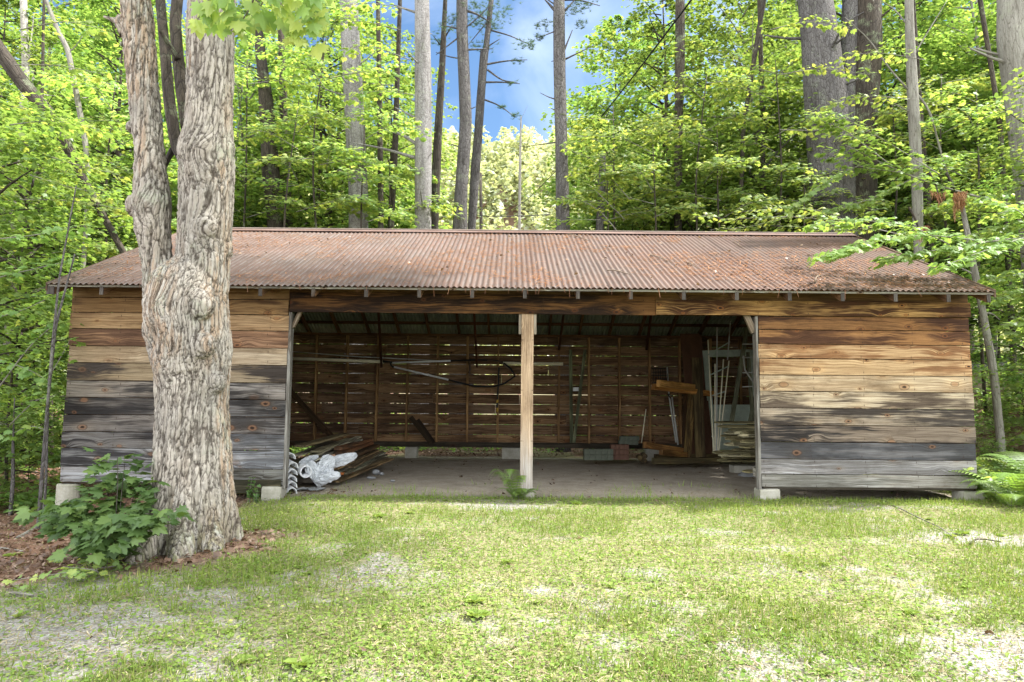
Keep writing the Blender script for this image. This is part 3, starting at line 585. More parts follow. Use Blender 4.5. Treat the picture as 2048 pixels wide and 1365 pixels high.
for x in (XL + .005, XR - .005):
    mb = MB(); zt = 2.5
    while zt > .2:
        mb.board([x, YF + .02, zt - .098], [x, YB - .02, zt - .098], [0, 0, .192], [.022, 0, 0], b=sl(120, 90, 62), sc=sl(60, 44, 32), seg=.4, wob=.003); zt -= .200
    for k in range(1, 9): mb.board([x - math.copysign(.05, x), YF + k * .62, .25], [x - math.copysign(.05, x), YF + k * .62, 2.46], [0, .042, 0], [.08, 0, 0], b=sl(110, 80, 52), sc=sl(70, 50, 34))
    # gable boards
    z = 2.505
    while z < 3.8:
        hw = (ridge_z - z - .2) / sl_
        if hw > .1: mb.board([x, 11.1 - hw, z + .098], [x, 11.1 + hw, z + .098], [0, 0, .192], [.022, 0, 0], b=sl(120, 90, 62), sc=sl(60, 44, 32))
        z += .2
    spart(mb, 'plank_wall', label='side plank wall at the %s end' % ('left' if x < 0 else 'right'))
# corrugated roof
def corrugated(y0, z0, y1, z1, name, x0=XL - .03, x1=XR + .035, rows=9, mat=M_ROOF):
    wl = .0677; n = int((x1 - x0) / wl * 8); xx = np.linspace(x0, x1, n + 1); t = np.linspace(0, 1, rows)
    Xg, Tg = np.meshgrid(xx, t); sheet = np.floor((Xg + 20) / .66); lap = .004 * ((Xg + 20) / .66 % 1 < .06)
    ph = .5 + .5 * np.cos(Xg / wl * 2 * math.pi)
    Yg = y0 + (y1 - y0) * Tg + np.where(Tg < .01, .012 * (noise(sheet * 3.3, 1, 0) - .5), 0); Zg = z0 + (z1 - z0) * Tg + .0095 * (ph * 2 - 1) + lap + .010 + .012 * (fbm(Xg * .7, Tg * 2, 3, 2) - .5)
    V = np.stack([Xg, Yg, Zg], 2).reshape(-1, 3); i = (np.arange(rows - 1)[:, None] * (n + 1) + np.arange(n)[None]).ravel(); Q = np.stack([i, i + 1, i + n + 2, i + n + 1], 1)
    if y1 < y0: Q = Q[:, ::-1]
    mb = MB(); mb.add(V, Q, w=np.stack([ph.ravel(), Tg.ravel(), 0 * ph.ravel()], 1)); return mb
mb = corrugated(7.83, ez, 11.1, ridge_z + .01, 'r'); spart(mb, 'corrugated_roof', M_ROOF, smooth=True, label='front slope of rusty corrugated steel sheets')
mb = corrugated(14.36, ez, 11.1, ridge_z + .01, 'r'); spart(mb, 'corrugated_roof', M_ROOF, smooth=True, label='back slope of corrugated steel sheets')
mb = MB()
for s_ in (-1, 1): mb.board([XL - .05, 11.1 + s_ * .07, ridge_z + .015], [XR + .05, 11.1 + s_ * .07, ridge_z + .015], [0, .15, -s_ * .15 * sl_], [0, 0, .004], b=sl(128, 108, 102), sc=sl(100, 74, 64), w=(.6, 0, 0))
mb.tube([[XL - .05, 11.1, ridge_z + .05], [XR + .05, 11.1, ridge_z + .05]], .018, 8, b=sl(140, 128, 122), sc=sl(100, 80, 70))
spart(mb, 'ridge_cap')
mb = MB(); mb.board([XR + .04, 7.86, ez - .01], [XR + .04, 11.08, ridge_z - .01], [0, 0, .09], [.02, 0, 0], b=sl(110, 90, 72), sc=sl(60, 46, 36)); spart(mb, 'rake_board'); mb = MB(); mb.board([XL - .035, 7.86, ez - .03], [XL - .035, 11.08, ridge_z - .03], [0, 0, .09], [.02, 0, 0], b=sl(110, 90, 72), sc=sl(60, 46, 36)); spart(mb, 'rake_board')

# pine straw on the roof
def roofz(y): return ez + (np.minimum(y, 22.2 - y) - 7.85) * sl_ + .024
n = 13000; xx = XL + (XR - XL) * rng.random(n) ** .85; yy = 7.9 + 3.1 * rng.random(n); cl = fbm(xx * 1.2, yy * 1.5, 31, 3); k = rng.random(n) < sstep(.38, .6, cl + .05 * sstep(-2, 4, xx)) ; xx, yy = xx[k], yy[k]; n = len(xx)
th = rng.random(n) * 6.28; a = np.stack([np.cos(th), np.sin(th) * .9, np.sin(th) * .9 * sl_], 1); nr = np.tile([0, -sl_, 1.0], (n, 1))
STR = np.array([[-.025, 0, 0], [.025, 0, 0], [.02, 1, .05], [-.02, 1, .05]])
me = leafmesh('pine_straw', np.stack([xx, yy, roofz(yy) + .006 * rng.random(n)], 1), a, nr, .04 + .085 * rng.random(n), STR * np.array([1.5, 1, 1]), [[0, 1, 2], [0, 2, 3]], M_STRAW, rng.random(n)); link('pine_straw', me, kind='stuff')
n = 220; xx = XL + (XR - XL) * rng.random(n); yy = 7.9 + 3.1 * rng.random(n); a, nr = rdir(n, .5); a[:, 2] += a[:, 1] * sl_
me = leafmesh('leaves_on_roof', np.stack([xx, yy, roofz(yy) + .012], 1), a, nr, .02 + .04 * rng.random(n), SLEAF, SLEAF_T, M_DEAD, rng.random(n)); link('leaves_on_roof', me, kind='stuff')
n = 60; xx = XL + 1.0 + (XR - XL - 1.5) * rng.random(n); xx[:20] = rng.normal(-1.3, 1, 20); a = np.stack([rng.normal(0, .3, n), rng.normal(0, .15, n), -np.ones(n)], 1)
me = leafmesh('hanging_straw', np.stack([xx, np.full(n, 7.822), np.full(n, ez + .01)], 1), a, np.tile([0, -1., .1], (n, 1)), .04 + .09 * rng.random(n) ** 2, STR, [[0, 1, 2], [0, 2, 3]], M_STRAW, rng.random(n)); link('hanging_straw', me, kind='stuff')
twigs = [((1300, 512), (1345, 528), 'dark crooked twig lying mid roof above the right half of the opening'), ((1215, 543), (1262, 552), 'short dark twig on the roof just above the eave, right of the post'), ((1375, 528), (1395, 538), 'pale curled twig on the roof left of the fork shaped one'),
         ((1630, 566), (1643, 552), 'small pale forked twig near the eave at the right of the roof'), ((1135, 470), (1180, 484), 'long thin twig below the ridge cap right of the opening post'), ((1465, 485), (1490, 500), 'thin grey twig lying high on the right half of the roof')]
for (x0, y0), (x1, y1), lb in twigs:
    def onroof(px, py):
        for Yd in np.linspace(7.85, 11.1, 400):
            q = P(px, py, Yd)
            if q[2] <= roofz(Yd): return q + np.array([0, 0, .012])
        return P(px, py, 9.5)
    a_, b_ = onroof(x0, y0), onroof(x1, y1); m_ = (a_ + b_) / 2 + np.array([0, .04, .025]); mb = MB(); mb.tube([a_, (a_ + m_) / 2 + [0, 0, .01], m_, b_], [.007, .008, .007, .004], 6, b=sl(140, 125, 110), sc=sl(90, 80, 70)); mb.tube([m_, m_ + [.05, .07, .04]], [.005, .003], 5, b=sl(140, 125, 110))
    recentre(mb.build('twig', M_WOOD, None, label=lb, cat='twig'))

# ================================================================== things kept in the shed
def plank(label, p0, p1, w, t, b, sc=(70, 60, 48), name='plank', cat='plank', group=None, wv=None, tv=None, st=(.7, .5, .2), mat=M_WOOD):
    p0 = np.asarray(p0, float); p1 = np.asarray(p1, float); d = (p1 - p0) / np.linalg.norm(p1 - p0)
    if wv is None: wv = np.cross(d, UP); wv /= np.linalg.norm(wv)
    wv = np.asarray(wv, float); tv = np.cross(d, wv)
    b = tuple(min(236, x * 1.14) for x in b)
    mb = MB(); mb.board(p0, p1, wv * w, tv * t, b=sl(*b), sc=sl(*sc), w=st)
    return recentre(mb.build(name, mat, None, label=label, cat=cat, group=group))
# heap of old boards at the left: long boards that lean back to the right
G1 = 'old boards of the upper heap beside the left wall'; G2 = 'old boards of the lower heap in front of the opening'
up = [((566, 952, 8.85), (650, 915, 10.4), .12, .022, (176, 176, 164)), ((568, 945, 9.0), (655, 905, 10.5), .10, .02, (160, 158, 142)), ((572, 938, 9.0), (660, 898, 10.7), .14, .022, (188, 186, 168)),
      ((580, 930, 9.1), (668, 892, 10.8), .10, .02, (128, 124, 104)), ((590, 928, 9.3), (690, 895, 10.9), .14, .022, (140, 134, 114)), ((604, 930, 9.3), (716, 884, 11.0), .10, .02, (184, 182, 162)),
      ((612, 926, 9.35), (718, 880, 11.0), .12, .022, (204, 204, 184)), ((616, 916, 9.4), (718, 874, 11.0), .09, .02, (186, 184, 160)), ((630, 904, 9.5), (700, 878, 11.1), .13, .022, (140, 136, 110)), ((600, 893, 9.6), (690, 868, 11.3), .16, .03, (122, 112, 84)),
      ((570, 920, 9.2), (640, 893, 10.9), .12, .022, (130, 130, 116)), ((590, 912, 9.3), (672, 890, 11.0), .1, .02, (158, 154, 136))]
for i, (a_, b_, w_, t_, c_) in enumerate(up):
    plank('weathered grey board in the upper heap beside the left wall', P(*a_), P(*b_), w_, t_, c_, group=G1)
for (a_, b_, c_, lb) in (((676, 898, 9.9), (738, 880, 11.4), (122, 84, 56), 'rotten rust brown board at the right of the upper heap'), ((678, 908, 9.8), (740, 886, 11.3), (108, 74, 50), 'second rust brown board just below the topmost rotten one'), ((690, 918, 9.9), (752, 892, 11.4), (84, 62, 40), 'dark brown board behind the white tarp')):
    plank(lb, P(*a_), P(*b_), .12, .045, c_)
lo = [((664, 958, 9.35), (770, 916, 11.3), .12, .022, (120, 110, 88)), ((672, 964, 9.3), (782, 918, 11.2), .11, .022, (140, 120, 86)), ((666, 946, 9.5), (764, 906, 11.5), .13, .022, (150, 152, 136)), ((690, 948, 9.5), (770, 910, 11.5), .10, .02, (128, 130, 110)), ((668, 938, 9.6), (752, 902, 11.6), .13, .022, (160, 136, 100)),
      ((700, 935, 9.8), (760, 904, 11.6), .12, .022, (140, 124, 96)), ((690, 926, 9.9), (748, 900, 11.6), .12, .022, (128, 112, 86))]
for a_, b_, w_, t_, c_ in lo: plank('brown board in the lower heap in front of the white tarp', P(*a_), P(*b_), w_, t_, c_, group=G2)
plank('orange brown board end sticking out of the lower heap', P(666, 950, 9.25), P(700, 944, 9.9), .11, .025, (190, 120, 70)); plank('flat grey board lying in the leaves before the heaps', P(612, 984, 8.75), P(640, 965, 9.5), .14, .02, (120, 116, 108)); plank('weathered board under the white channels', P(570, 988, 8.6), P(618, 968, 9.3), .16, .022, (112, 104, 88))
# white arched channels, seven in a stack
rows = [(906, 589), (924, 594), (938, 592.5), (951, 591.5), (963, 592), (975, 592), (987, 591.5)]
for i, (py, pxr) in enumerate(rows):
    yb = 8.62; c = P(pxr - 8, py + 6, yb); L = 1.3; n = 12; th = np.linspace(0, math.pi, n + 1); ro, ri = .066, .051; mb = MB(); dx = np.array([-.45, .9, 0.0]); V = []
    for e in (0, 1):
        for r_ in (ro, ri):
            for t in th: V.append(c + dx * L * e + np.array([math.cos(t) * r_, .02 * math.sin(t), math.sin(t) * r_ * 1.0 - .035]))
    m = n + 1; Q = []
    for j in range(n):
        Q += [[j, j + 1, 2 * m + j + 1, 2 * m + j], [m + j + 1, m + j, 3 * m + j, 3 * m + j + 1], [j + 1, j, m + j, m + j + 1], [2 * m + j, 2 * m + j + 1, 3 * m + j + 1, 3 * m + j]]
    mb.add(V, Q); mb.tube([c + np.array([-.062, 0, -.035]), c + np.array([-.062, 0, -.035]) + dx * L], .009, 6); mb.tube([c + np.array([.062, 0, -.035]), c + np.array([.062, 0, -.035]) + dx * L], .009, 6)
    recentre(mb.build('plastic_channel', M_WHITE, None, True, label='white arched plastic channel, ' + ['topmost', 'second from the top', 'third from the top', 'middle one', 'third from the bottom', 'second from the bottom', 'bottom one'][i] + ' of the stack by the left wall', cat='channel', group='stacked white plastic channels'))
    mb = None
# the white pipe roll next to it
mb = MB(); c0 = P(612, 944, 8.95); dx = np.array([-.25, .5, .03])
th = np.linspace(0, 2 * math.pi, 21)[:-1]; V = []
for e, r_ in ((0, .078), (1, .078), (1, .062), (0, .062)): V += [c0 + dx * e + np.array([math.cos(t) * r_, math.sin(t) * .02, math.sin(t) * r_]) for t in th]
Q = [[a * 20 + j, a * 20 + (j + 1) % 20, ((a + 1) % 4) * 20 + (j + 1) % 20, ((a + 1) % 4) * 20 + j] for a in range(4) for j in range(20)]
mb.add(V, Q); mb.tube([c0 + [0, .1, 0], c0 + [0.01, .11, 0] + dx * .5], [.035, .03], 12); recentre(mb.build('plastic_pipe_offcut', M_WHITE, None, True, label='short fat white pipe lying between the stacked channels and the tarp', cat='pipe'))
# crumpled tarp
def blob(c, r, seed, squash=(1, 1, 1), fold=.25, freq=3.0, n=36):
    th, ph = np.meshgrid(np.linspace(0, 2 * math.pi, n, endpoint=False), np.linspace(.02, math.pi - .02, n // 2)); d = np.stack([np.cos(th) * np.sin(ph), np.sin(th) * np.sin(ph), np.cos(ph)], 2).reshape(-1, 3)
    k = 1 + fold * (np.abs(fbm(d[:, 0] * freq + seed, d[:, 1] * freq, d[:, 2] * freq, 4) - .5) * 4 - .6); V = c + d * r * np.array(squash) * k[:, None]
    m = n // 2; i = (np.arange(m - 1)[:, None] * n + np.arange(n)[None]).ravel(); j = (np.arange(m - 1)[:, None] * n + (np.arange(n)[None] + 1) % n).ravel(); Q = np.stack([i, i + n, j + n, j], 1)
    return V, Q
mb = MB()
def bag(c, ax, r0, L, seed, n=72, m=30):
    """pleated cloth bundle about the axis ax"""
    ax = np.asarray(ax, float); ax /= np.linalg.norm(ax); s = np.cross(ax, [0, 0, 1.0]); s /= np.linalg.norm(s); u = np.cross(s, ax); th, t = np.meshgrid(np.linspace(0, 2 * math.pi, n, endpoint=False), np.linspace(0, 1, m))
    cx, sx = np.cos(th), np.sin(th); pl = np.abs(fbm(cx * 3.5 + seed + t * 3.5, sx * 3.5 + t * 3.0, t * 3.3, 3) * 2 - 1) * 1.7; sm = fbm(cx * 1.3 + seed, sx * 1.3, t * 2.5, 3)
    r = r0 * (np.sin(math.pi * (.06 + .90 * t)) ** .55) * (.45 + .8 * sm + .42 * pl + .10 * noise(cx * 12 + seed, sx * 12, t * 9)); q = c + ax * (L * (t - .5))[..., None] + s * (cx * r)[..., None] + u * (sx * r * .8)[..., None]
    V = q.reshape(-1, 3); i = (np.arange(m - 1)[:, None] * n + np.arange(n)[None]).ravel(); jj = (np.arange(m - 1)[:, None] * n + (np.arange(n)[None] + 1) % n).ravel(); return V, np.stack([i, jj, jj + n, i + n], 1)
for c_, ax_, r_, L_, sd_ in ((P(650, 938, 9.15), (.35, .1, 1), .125, .38, 1), (P(684, 920, 9.4), (1, .5, .35), .085, .42, 6), (P(630, 948, 9.05), (-.5, -.1, 1), .09, .36, 9), (P(655, 955, 9.0), (1, 0, .2), .08, .34, 12), (P(618, 920, 9.2), (1, .2, .4), .05, .26, 15)):
    V, Q = bag(c_, ax_, r_, L_, sd_); mb.add(V, Q)
recentre(mb.build('crumpled_tarp', M_TARP, None, False, label='crumpled white tarp stuffed between the two heaps of boards', cat='tarp'))
for i, (px, py, dd, r_, sq, lb) in enumerate(((752, 945, 10.2, .055, (1.1, .9, .8), 'tan rock lying at the right tip of the lower heap'), (763, 948, 10.1, .035, (1, .9, .7), 'small grey rock beside the tan one'), (742, 956, 9.8, .05, (1.4, 1, .4), 'flat brown rock in front of the tan one'), (785, 962, 9.6, .03, (1.2, 1, .6), 'lone pale pebble on the dirt floor right of the heap'))):
    V, Q = blob(P(px, py, dd), r_, i * 7 + 3, sq, .15, 2.0, 20); mb = MB(); mb.add(V, Q); recentre(mb.build('rock', M_STONE, None, True, label=lb, cat='rock'))
for i, (px, py, an, lb) in enumerate(((603, 968, .3, 'thin slate shard leaning below the white pipe'), (640, 972, 1.0, 'broad slate shard lying in the leaves'), (622, 985, 2.2, 'dark triangular slate shard nearest to the lawn'))):
    c = P(px, py, 8.75); a_ = [(-.09, -.03), (.02, -.06), (.10, .0), (.03, .05), (-.06, .04)]; ca, sa = math.cos(an), math.sin(an); mb = MB(); zg = float(gz(c[0], c[1])) + .03
    V = [(c[0] + x * ca - y * sa, c[1] + x * sa + y * ca, zg + .02 * (j % 2) + t) for t in (0, .012) for j, (x, y) in enumerate(a_)]
    Q = [[j, (j + 1) % 5, 5 + (j + 1) % 5, 5 + j] for j in range(5)]; T = [[5, 6, 7], [5, 7, 8], [5, 8, 9], [0, 2, 1], [0, 3, 2], [0, 4, 3]]; mb.add(V, Q, T); recentre(mb.build('slate_shard', M_STONE, None, label=lb, cat='slate'))
# poles and net hoop hung on the back wall
YW = 13.72
def pole(name, label, pts, r, mat, cat='pole'):
    mb = MB(); pts = [np.asarray(p) for p in pts]; mb.tube(pts, r, 10); return recentre(mb.build(name, mat, None, True, label=label, cat=cat))
pole('long_pipe', 'thick cream pipe hung level along the left of the back wall', [P(540, 716, YW), P(768, 724, YW)], .032, M_CREAM, 'pipe')
mb = MB(); mb.tube([P(1006, 726.5, YW), P(1110, 728, YW)], .028, 10); mb.tube([P(1106, 728, YW), P(1126, 728.5, YW)], .035, 10); recentre(mb.build('long_pipe', M_CREAM, None, True, label='cream pipe with socket end hung behind the centre post', cat='pipe'))
pole('thin_conduit', 'thin dull rod slanting just above the thick cream pipe', [P(540, 700, YW), P(700, 713, YW), P(880, 722, YW)], .009, M_GALV, 'rod')
net = thing('hoop_net', 'black hoop net with two white rods hung on the back wall', 'net', loc=P(900, 765, YW).tolist())
def npart(mb, name, mat, par=net, smooth=True):
    o = mb.build(name, mat, par, smooth); o.matrix_parent_inverse = Matrix.Translation(-Vector(par.location)); return o
for pts in ([(785, 726), (901, 722)], [(786, 734), (897, 760)]):
    mb = MB(); mb.tube([P(x, y, YW - .03) for x, y in pts], .018, 8); npart(mb, 'rod', M_WHITE)
mb = MB(); mb.tube([P(x, y, YW - .03) for x, y in ((766, 724), (780, 724), (783, 732), (788, 735))], .020, 8); mb.tube([P(x, y, YW - .03) for x, y in ((766, 722), (790, 726))], .014, 8); npart(mb, 'yoke', M_BLACK)
mb = MB(); hp = [(897, 760), (920, 766), (950, 773), (985, 774), (1008, 768), (1024, 757), (1030, 752), (1022, 738), (1010, 728), (995, 722), (960, 720), (930, 721), (901, 722)]
t = np.linspace(0, len(hp) - 1, 60); hx = np.interp(t, range(len(hp)), [p[0] for p in hp]); hy = np.interp(t, range(len(hp)), [p[1] for p in hp])
mb.tube([P(x, y, YW - .03 - .05 * math.sin(i_ * .4)) for i_, (x, y) in enumerate(zip(hx, hy))], .017, 8); npart(mb, 'hoop', M_BLACK)
mb = MB(); pts = [(938, 722), (941, 740), (938, 745), (945, 752)]; mb.tube([P(x, y, YW - .05) for x, y in pts], [.03, .02, .025, .008], 7); mb.tube([P(975, 721, YW - .05), P(1000, 724, YW - .06), P(1022, 742, YW - .05), P(1033, 754, YW - .05)], .012, 6); npart(mb, 'net_cord', M_DEAD)
strap = thing('hanging_strap', 'black strap with yellow tape hanging from the net on a stud', 'strap', loc=P(995, 830, 13.70).tolist())
mb = MB(); mb.board(P(998, 735, 13.72), P(994, 822, 13.72), [.03, 0, 0], [0, .012, 0]); npart(mb, 'strap_band', M_BLACK, strap, False)
for y0, y1 in ((800, 806), (816, 824)): mb = MB(); mb.board(P(995, y0, 13.70), P(994.5, y1, 13.70), [.036, 0, 0], [0, .02, 0]); npart(mb, 'tape', M_YELL, strap, False)
# leaning boards at the back wall
XV = np.array([1.0, 0, 0])
plank('dark board leaning left against the back wall, left of the centre post', P(822, 835, 13.72), P(862, 886, 13.35), .09, .03, (62, 52, 40), wv=[.8, 0, .6]); plank('darker twin board leaning just right of the first one', P(836, 840, 13.68), P(868, 886, 13.3), .07, .03, (40, 32, 26), wv=[.8, 0, .6])
plank('upright green grey board of the V shape right of the centre post', P(1141, 700, 13.74), P(1143, 886, 13.6), .065, .03, (120, 128, 98), (84, 90, 70), wv=XV); plank('slanted green grey board of the V shape right of the centre post', P(1170, 700, 13.74), P(1148, 886, 13.55), .06, .03, (124, 130, 102), (84, 90, 70), wv=XV)
mb = MB(); mb.board(P(1146, 779, 13.78), P(1157, 779, 13.78), [0, 0, .075], [0, .03, 0]); recentre(mb.build('small_box', M_WHITE, None, label='small pale box on the wall between the V boards', cat='box'))
pole('thin_rod', 'thin pale rod leaning against the back wall beside a stud', [P(1292, 819, 13.7), P(1283, 886, 13.5)], .012, M_CREAM, 'rod')
# garden tools
def tool(label, pts, head):
    o = thing('garden_tool', label, 'tool', loc=P(*pts[-1]).tolist()); mb = MB(); mb.tube([P(*p) for p in pts], .016, 8); npart(mb, 'handle', M_GALV, o); mb = MB(); head(mb); npart(mb, 'tool_head', M_BLACK, o, False)
def rake(mb):
    for k in range(7): x = 1307 + k * 4.6; mb.tube([P(x, 738, 13.6), P(x + .5, 752, 13.55), P(x, 764, 13.55)], .006, 5)
    for y in (738, 745, 752, 759, 766): mb.tube([P(1304, y, 13.6), P(1337, y - 1, 13.6)], .008, 5)
tool('dark wire rake head up against the back wall above the tan timbers', [(1334, 735, 13.6), (1338, 790, 13.5), (1352, 885, 13.2)], rake)
def fork_(mb): mb.tube([P(1335, 789, 13.3), P(1341, 797, 13.3)], .012, 6); mb.tube([P(1344, 795, 13.3), P(1344, 800, 13.3)], .012, 6); mb.tube([P(1335, 789, 13.3), P(1346, 792, 13.3)], .012, 6)
tool('thin grey tool handle slanting below the tan timbers', [(1344, 795, 13.3), (1356, 890, 13.1)], fork_)
# plywood, posts and timbers
mb = MB(); mb.board(P(1381, 668, 13.55), P(1406, 915, 12.9), [.42, 0, 0], [0, .018, .003]); recentre(mb.build('plywood_sheet', M_PLY, None, label='tall rust brown plywood sheet leaning against the back wall', cat='plywood'))
plank('wide dark upright board standing in front of the plywood', P(1393, 716, 12.6), P(1401, 918, 12.35), .18, .035, (96, 84, 56), (60, 50, 36), wv=XV)
plank('slim board leaning left of the wide dark upright one', P(1382, 775, 12.9), P(1372, 912, 12.6), .09, .03, (110, 92, 56), (70, 56, 38), wv=XV); plank('crossed slim board leaning in front of the plywood foot', P(1386, 800, 12.7), P(1378, 916, 12.5), .06, .03, (120, 100, 62), (70, 56, 38), wv=XV); plank('narrow board leaning beside the plywood edge', P(1371, 770, 13.2), P(1368, 900, 12.9), .07, .03, (90, 66, 42), (60, 44, 30), wv=XV)
plank('upper tan timber jutting from the wall before the plywood', P(1317, 767, 11.6), P(1387, 776, 12.5), .075, .115, (214, 160, 92), (176, 126, 70), st=(.4, .4, .2)); plank('lower tan timber jutting from the wall before the plywood', P(1306, 774, 12.2), P(1430, 789, 12.7), .09, .10, (190, 138, 74), (140, 98, 54), st=(.5, .4, .2))
plank('tan timber lying on the bricks beneath the tools', P(1289, 890, 12.2), P(1368, 903, 12.9), .08, .11, (166, 124, 74), (110, 80, 48)); plank('short tan timber under the one on the bricks', P(1322, 905, 12.0), P(1372, 910, 12.6), .08, .09, (150, 112, 62), (100, 74, 44))
plank('long squared timber lying on the floor under the leaning boards', P(1306, 922, 12.0), P(1440, 921, 12.4), .10, .10, (104, 96, 66), (70, 62, 44)); plank('second squared timber behind the long floor timber', P(1310, 914, 12.5), P(1450, 913, 12.8), .10, .09, (96, 84, 56), (60, 52, 38))
for i, (px, py) in enumerate(((1281, 917), (1290, 913), (1289, 922))):
    mb = MB(); c = P(px, py, 12.1); mb.tube([c, c + [0.05, .45, 0]], .045, 12, b=sl(110, 96, 66), sc=sl(60, 50, 38), w=(.8, .2, 0)); recentre(mb.build('log', M_WOOD, None, True, label='short round log, %s of the three at the left end of the floor timber' % ['leftmost', 'top right', 'bottom right'][i], cat='log'))
def block(px, py, d, w, h, mat, label, group):
    c = P(px, py, d); mb = MB(); mb.box([c[0] - w / 2, c[1] - .09, c[2] - h / 2], [c[0] + w / 2, c[1] + .09, c[2] + h / 2]); o = mb.build('paving_block', mat, None, label=label, cat='block', group=group)
    b_ = o.modifiers.new('bevel', 'BEVEL'); b_.width = .008; b_.segments = 2; o.rotation_euler[2] = 0; recentre(o)
for r_ in range(2):
    for k in range(5): block(1173 + k * 11.6, 903.5 + r_ * 11.2, 12.6, .102, .096, M_BLOCK, 'green grey paving block in the low stack right of the centre post', 'green grey paving blocks')
for r_ in range(3):
    for k in range(4): block(1225 + k * 8.9, 894 + r_ * 10.2, 12.7, .078, .088, M_BRICK, 'dull red brick in the stack right of the green grey blocks', 'dull red bricks')
for r_, ks in ((0, (0, 1, 2, 3)), (1, (0, 1, 2, 3))):
    for k in ks: block(1244 + k * 9.4 - 2 * r_, 877 + r_ * 8.5, 13.2, .086, .078, M_BLOCK, 'green grey block laid on top of the dull red bricks', 'green grey blocks on the bricks')
# door leaning at the back
door = thing('old_door', 'faded green door with an empty window leaning at the back right', 'door', loc=P(1462, 855, 13.0).tolist())
def dp(px, py): return P(px, py, 13.15 + .25 * (850 - py) / 150 * .6)
mb = MB()
for (a_, b_, w_) in (((1411, 702), (1428, 905), .11), ((1503, 700), (1520, 905), .14)): mb.board(dp(*a_), dp(*b_), [w_, 0, 0], [0, .035, 0])
mb.board(dp(1410, 708), dp(1502, 706), [0, 0, .13], [0, .03, 0]); mb.board(dp(1424, 815), dp(1512, 815), [0, 0, .10], [0, .03, 0]); npart(mb, 'door_frame', M_GREENP, door, False)
mb = MB(); mb.board(dp(1470, 818), dp(1476, 900), [.82, 0, 0], [0, .018, 0]); npart(mb, 'door_panel', M_GREENP, door, False)
# trellis
tr = thing('fan_trellis', 'white fan shaped trellis leaning in front of the green door', 'trellis', loc=P(1432, 908, 12.3).tolist())
for (a_, b_) in (((1416, 680), (1427, 905)), ((1430, 728), (1430, 906)), ((1434, 655), (1433, 907)), ((1447, 719), (1434, 907)), ((1458, 722), (1437, 906)), ((1461, 642), (1455, 720))):
    mb = MB(); mb.board(P(*a_, 12.5), P(*b_, 12.1), [.020, 0, 0], [0, .012, 0], wob=0); npart(mb, 'slat', M_CREAM if a_[1] > 660 else M_GALV, tr, False)
for (a_, b_) in (((1413, 712), (1460, 684)), ((1417, 752), (1457, 733)), ((1424, 792), (1452, 783)), ((1424, 835), (1446, 831)), ((1423, 873), (1442, 873))):
    mb = MB(); mb.board(P(*a_, 12.38), P(*b_, 12.38), [0, 0, .022], [0, .012, 0]); npart(mb, 'cross_bar', M_GREENP, tr, False)
for i, (a_, b_, w_, lb) in enumerate((((1494, 655), (1463, 845), .075, 'long grey green board leaning across the green door'), ((1496, 705), (1506, 850), .06, 'short grey board upright at the right of the door'), ((1518, 760), (1498, 850), .06, 'grey board slanting at the right jamb'))):
    plank(lb, P(*a_, 12.0), P(*b_, 11.8), w_, .03, (118, 122, 100), (86, 90, 74), wv=XV)
fr = thing('metal_frame', 'bent grey metal tube frame hanging at the right end of the opening', 'frame', loc=P(1500, 760, 11.5).tolist())
for pts in (((1487, 712), (1490, 740), (1502, 758), (1510, 768)), ((1513, 665), (1507, 690), (1508, 712), (1514, 735)), ((1519, 650), (1516, 690), (1518, 730))):
    mb = MB(); mb.tube([P(x, y, 11.5) for x, y in pts], .014, 8); npart(mb, 'bent_tube', M_GALV, fr)
for y in (689, 716, 746, 774): mb = MB(); mb.tube([P(1485, y, 11.6), P(1520, y - 1, 11.6)], .010, 8); npart(mb, 'cross_tube', M_GALV, fr)
# pickets
pk = [(845, 1428), (853, 1434), (860, 1456), (866, 1447), (872, 1441), (878, 1450), (884, 1461), (889, 1447), (894, 1478), (900, 1463), (905, 1424), (911, 1436), (915, 1442), (921, 1434), (860, 1490), (872, 1475), (884, 1480), (943, 1484), (866, 1480), (900, 1490), (911, 1480)]
for i, (py, px) in enumerate(pk):
    d = 11.4 + .25 * rng.random() - (.5 if px > 1470 else 0); tipp = P(px, py, d); c_ = [(196, 190, 146), (214, 206, 158), (176, 172, 132), (222, 218, 180)][i % 4]
    mb = MB(); e = tipp + np.array([1.25, .10, .0]); wv = np.array([0, .075, .022 + .015 * rng.random()]); q = tipp + np.array([.17, .01, 0]); mb.board(e, q, wv, [0, 0, .021], b=sl(*c_), sc=sl(96, 92, 66), w=(.6, .2, .2)); mb.board(q, tipp, wv, [0, 0, .021], b=sl(*c_), sc=sl(96, 92, 66), tip=1, seg=.06)
    recentre(mb.build('fence_picket', M_WOOD, None, label='pointed wooden fence picket in the stack at the right of the opening', cat='picket', group='pointed fence pickets in a stack'))
mb = MB(); c = P(1500, 935, 11.5); mb.box([c[0] - .3, c[1] - .1, c[2] - .12], [c[0] + .6, c[1] + .15, c[2] + .03]); recentre(mb.build('concrete_block', M_CONC, None, label='concrete block under the stack of fence pickets', cat='block'))
V, Q = blob(P(1498, 958, 11.0), .17, 5, (1.2, 1, .75), .2, 2, 24); mb = MB(); mb.add(V, Q); recentre(mb.build('boulder', M_STONE, None, True, label='dark boulder on the floor below the pickets', cat='rock'))
mb = MB(); c = P(1516, 945, 8.45); mb.box([c[0] - .035, c[1] - .05, c[2] - .05], [c[0] + .02, c[1] + .08, c[2] + .05], b=sl(190, 188, 180)); spart(mb, 'sill_end')
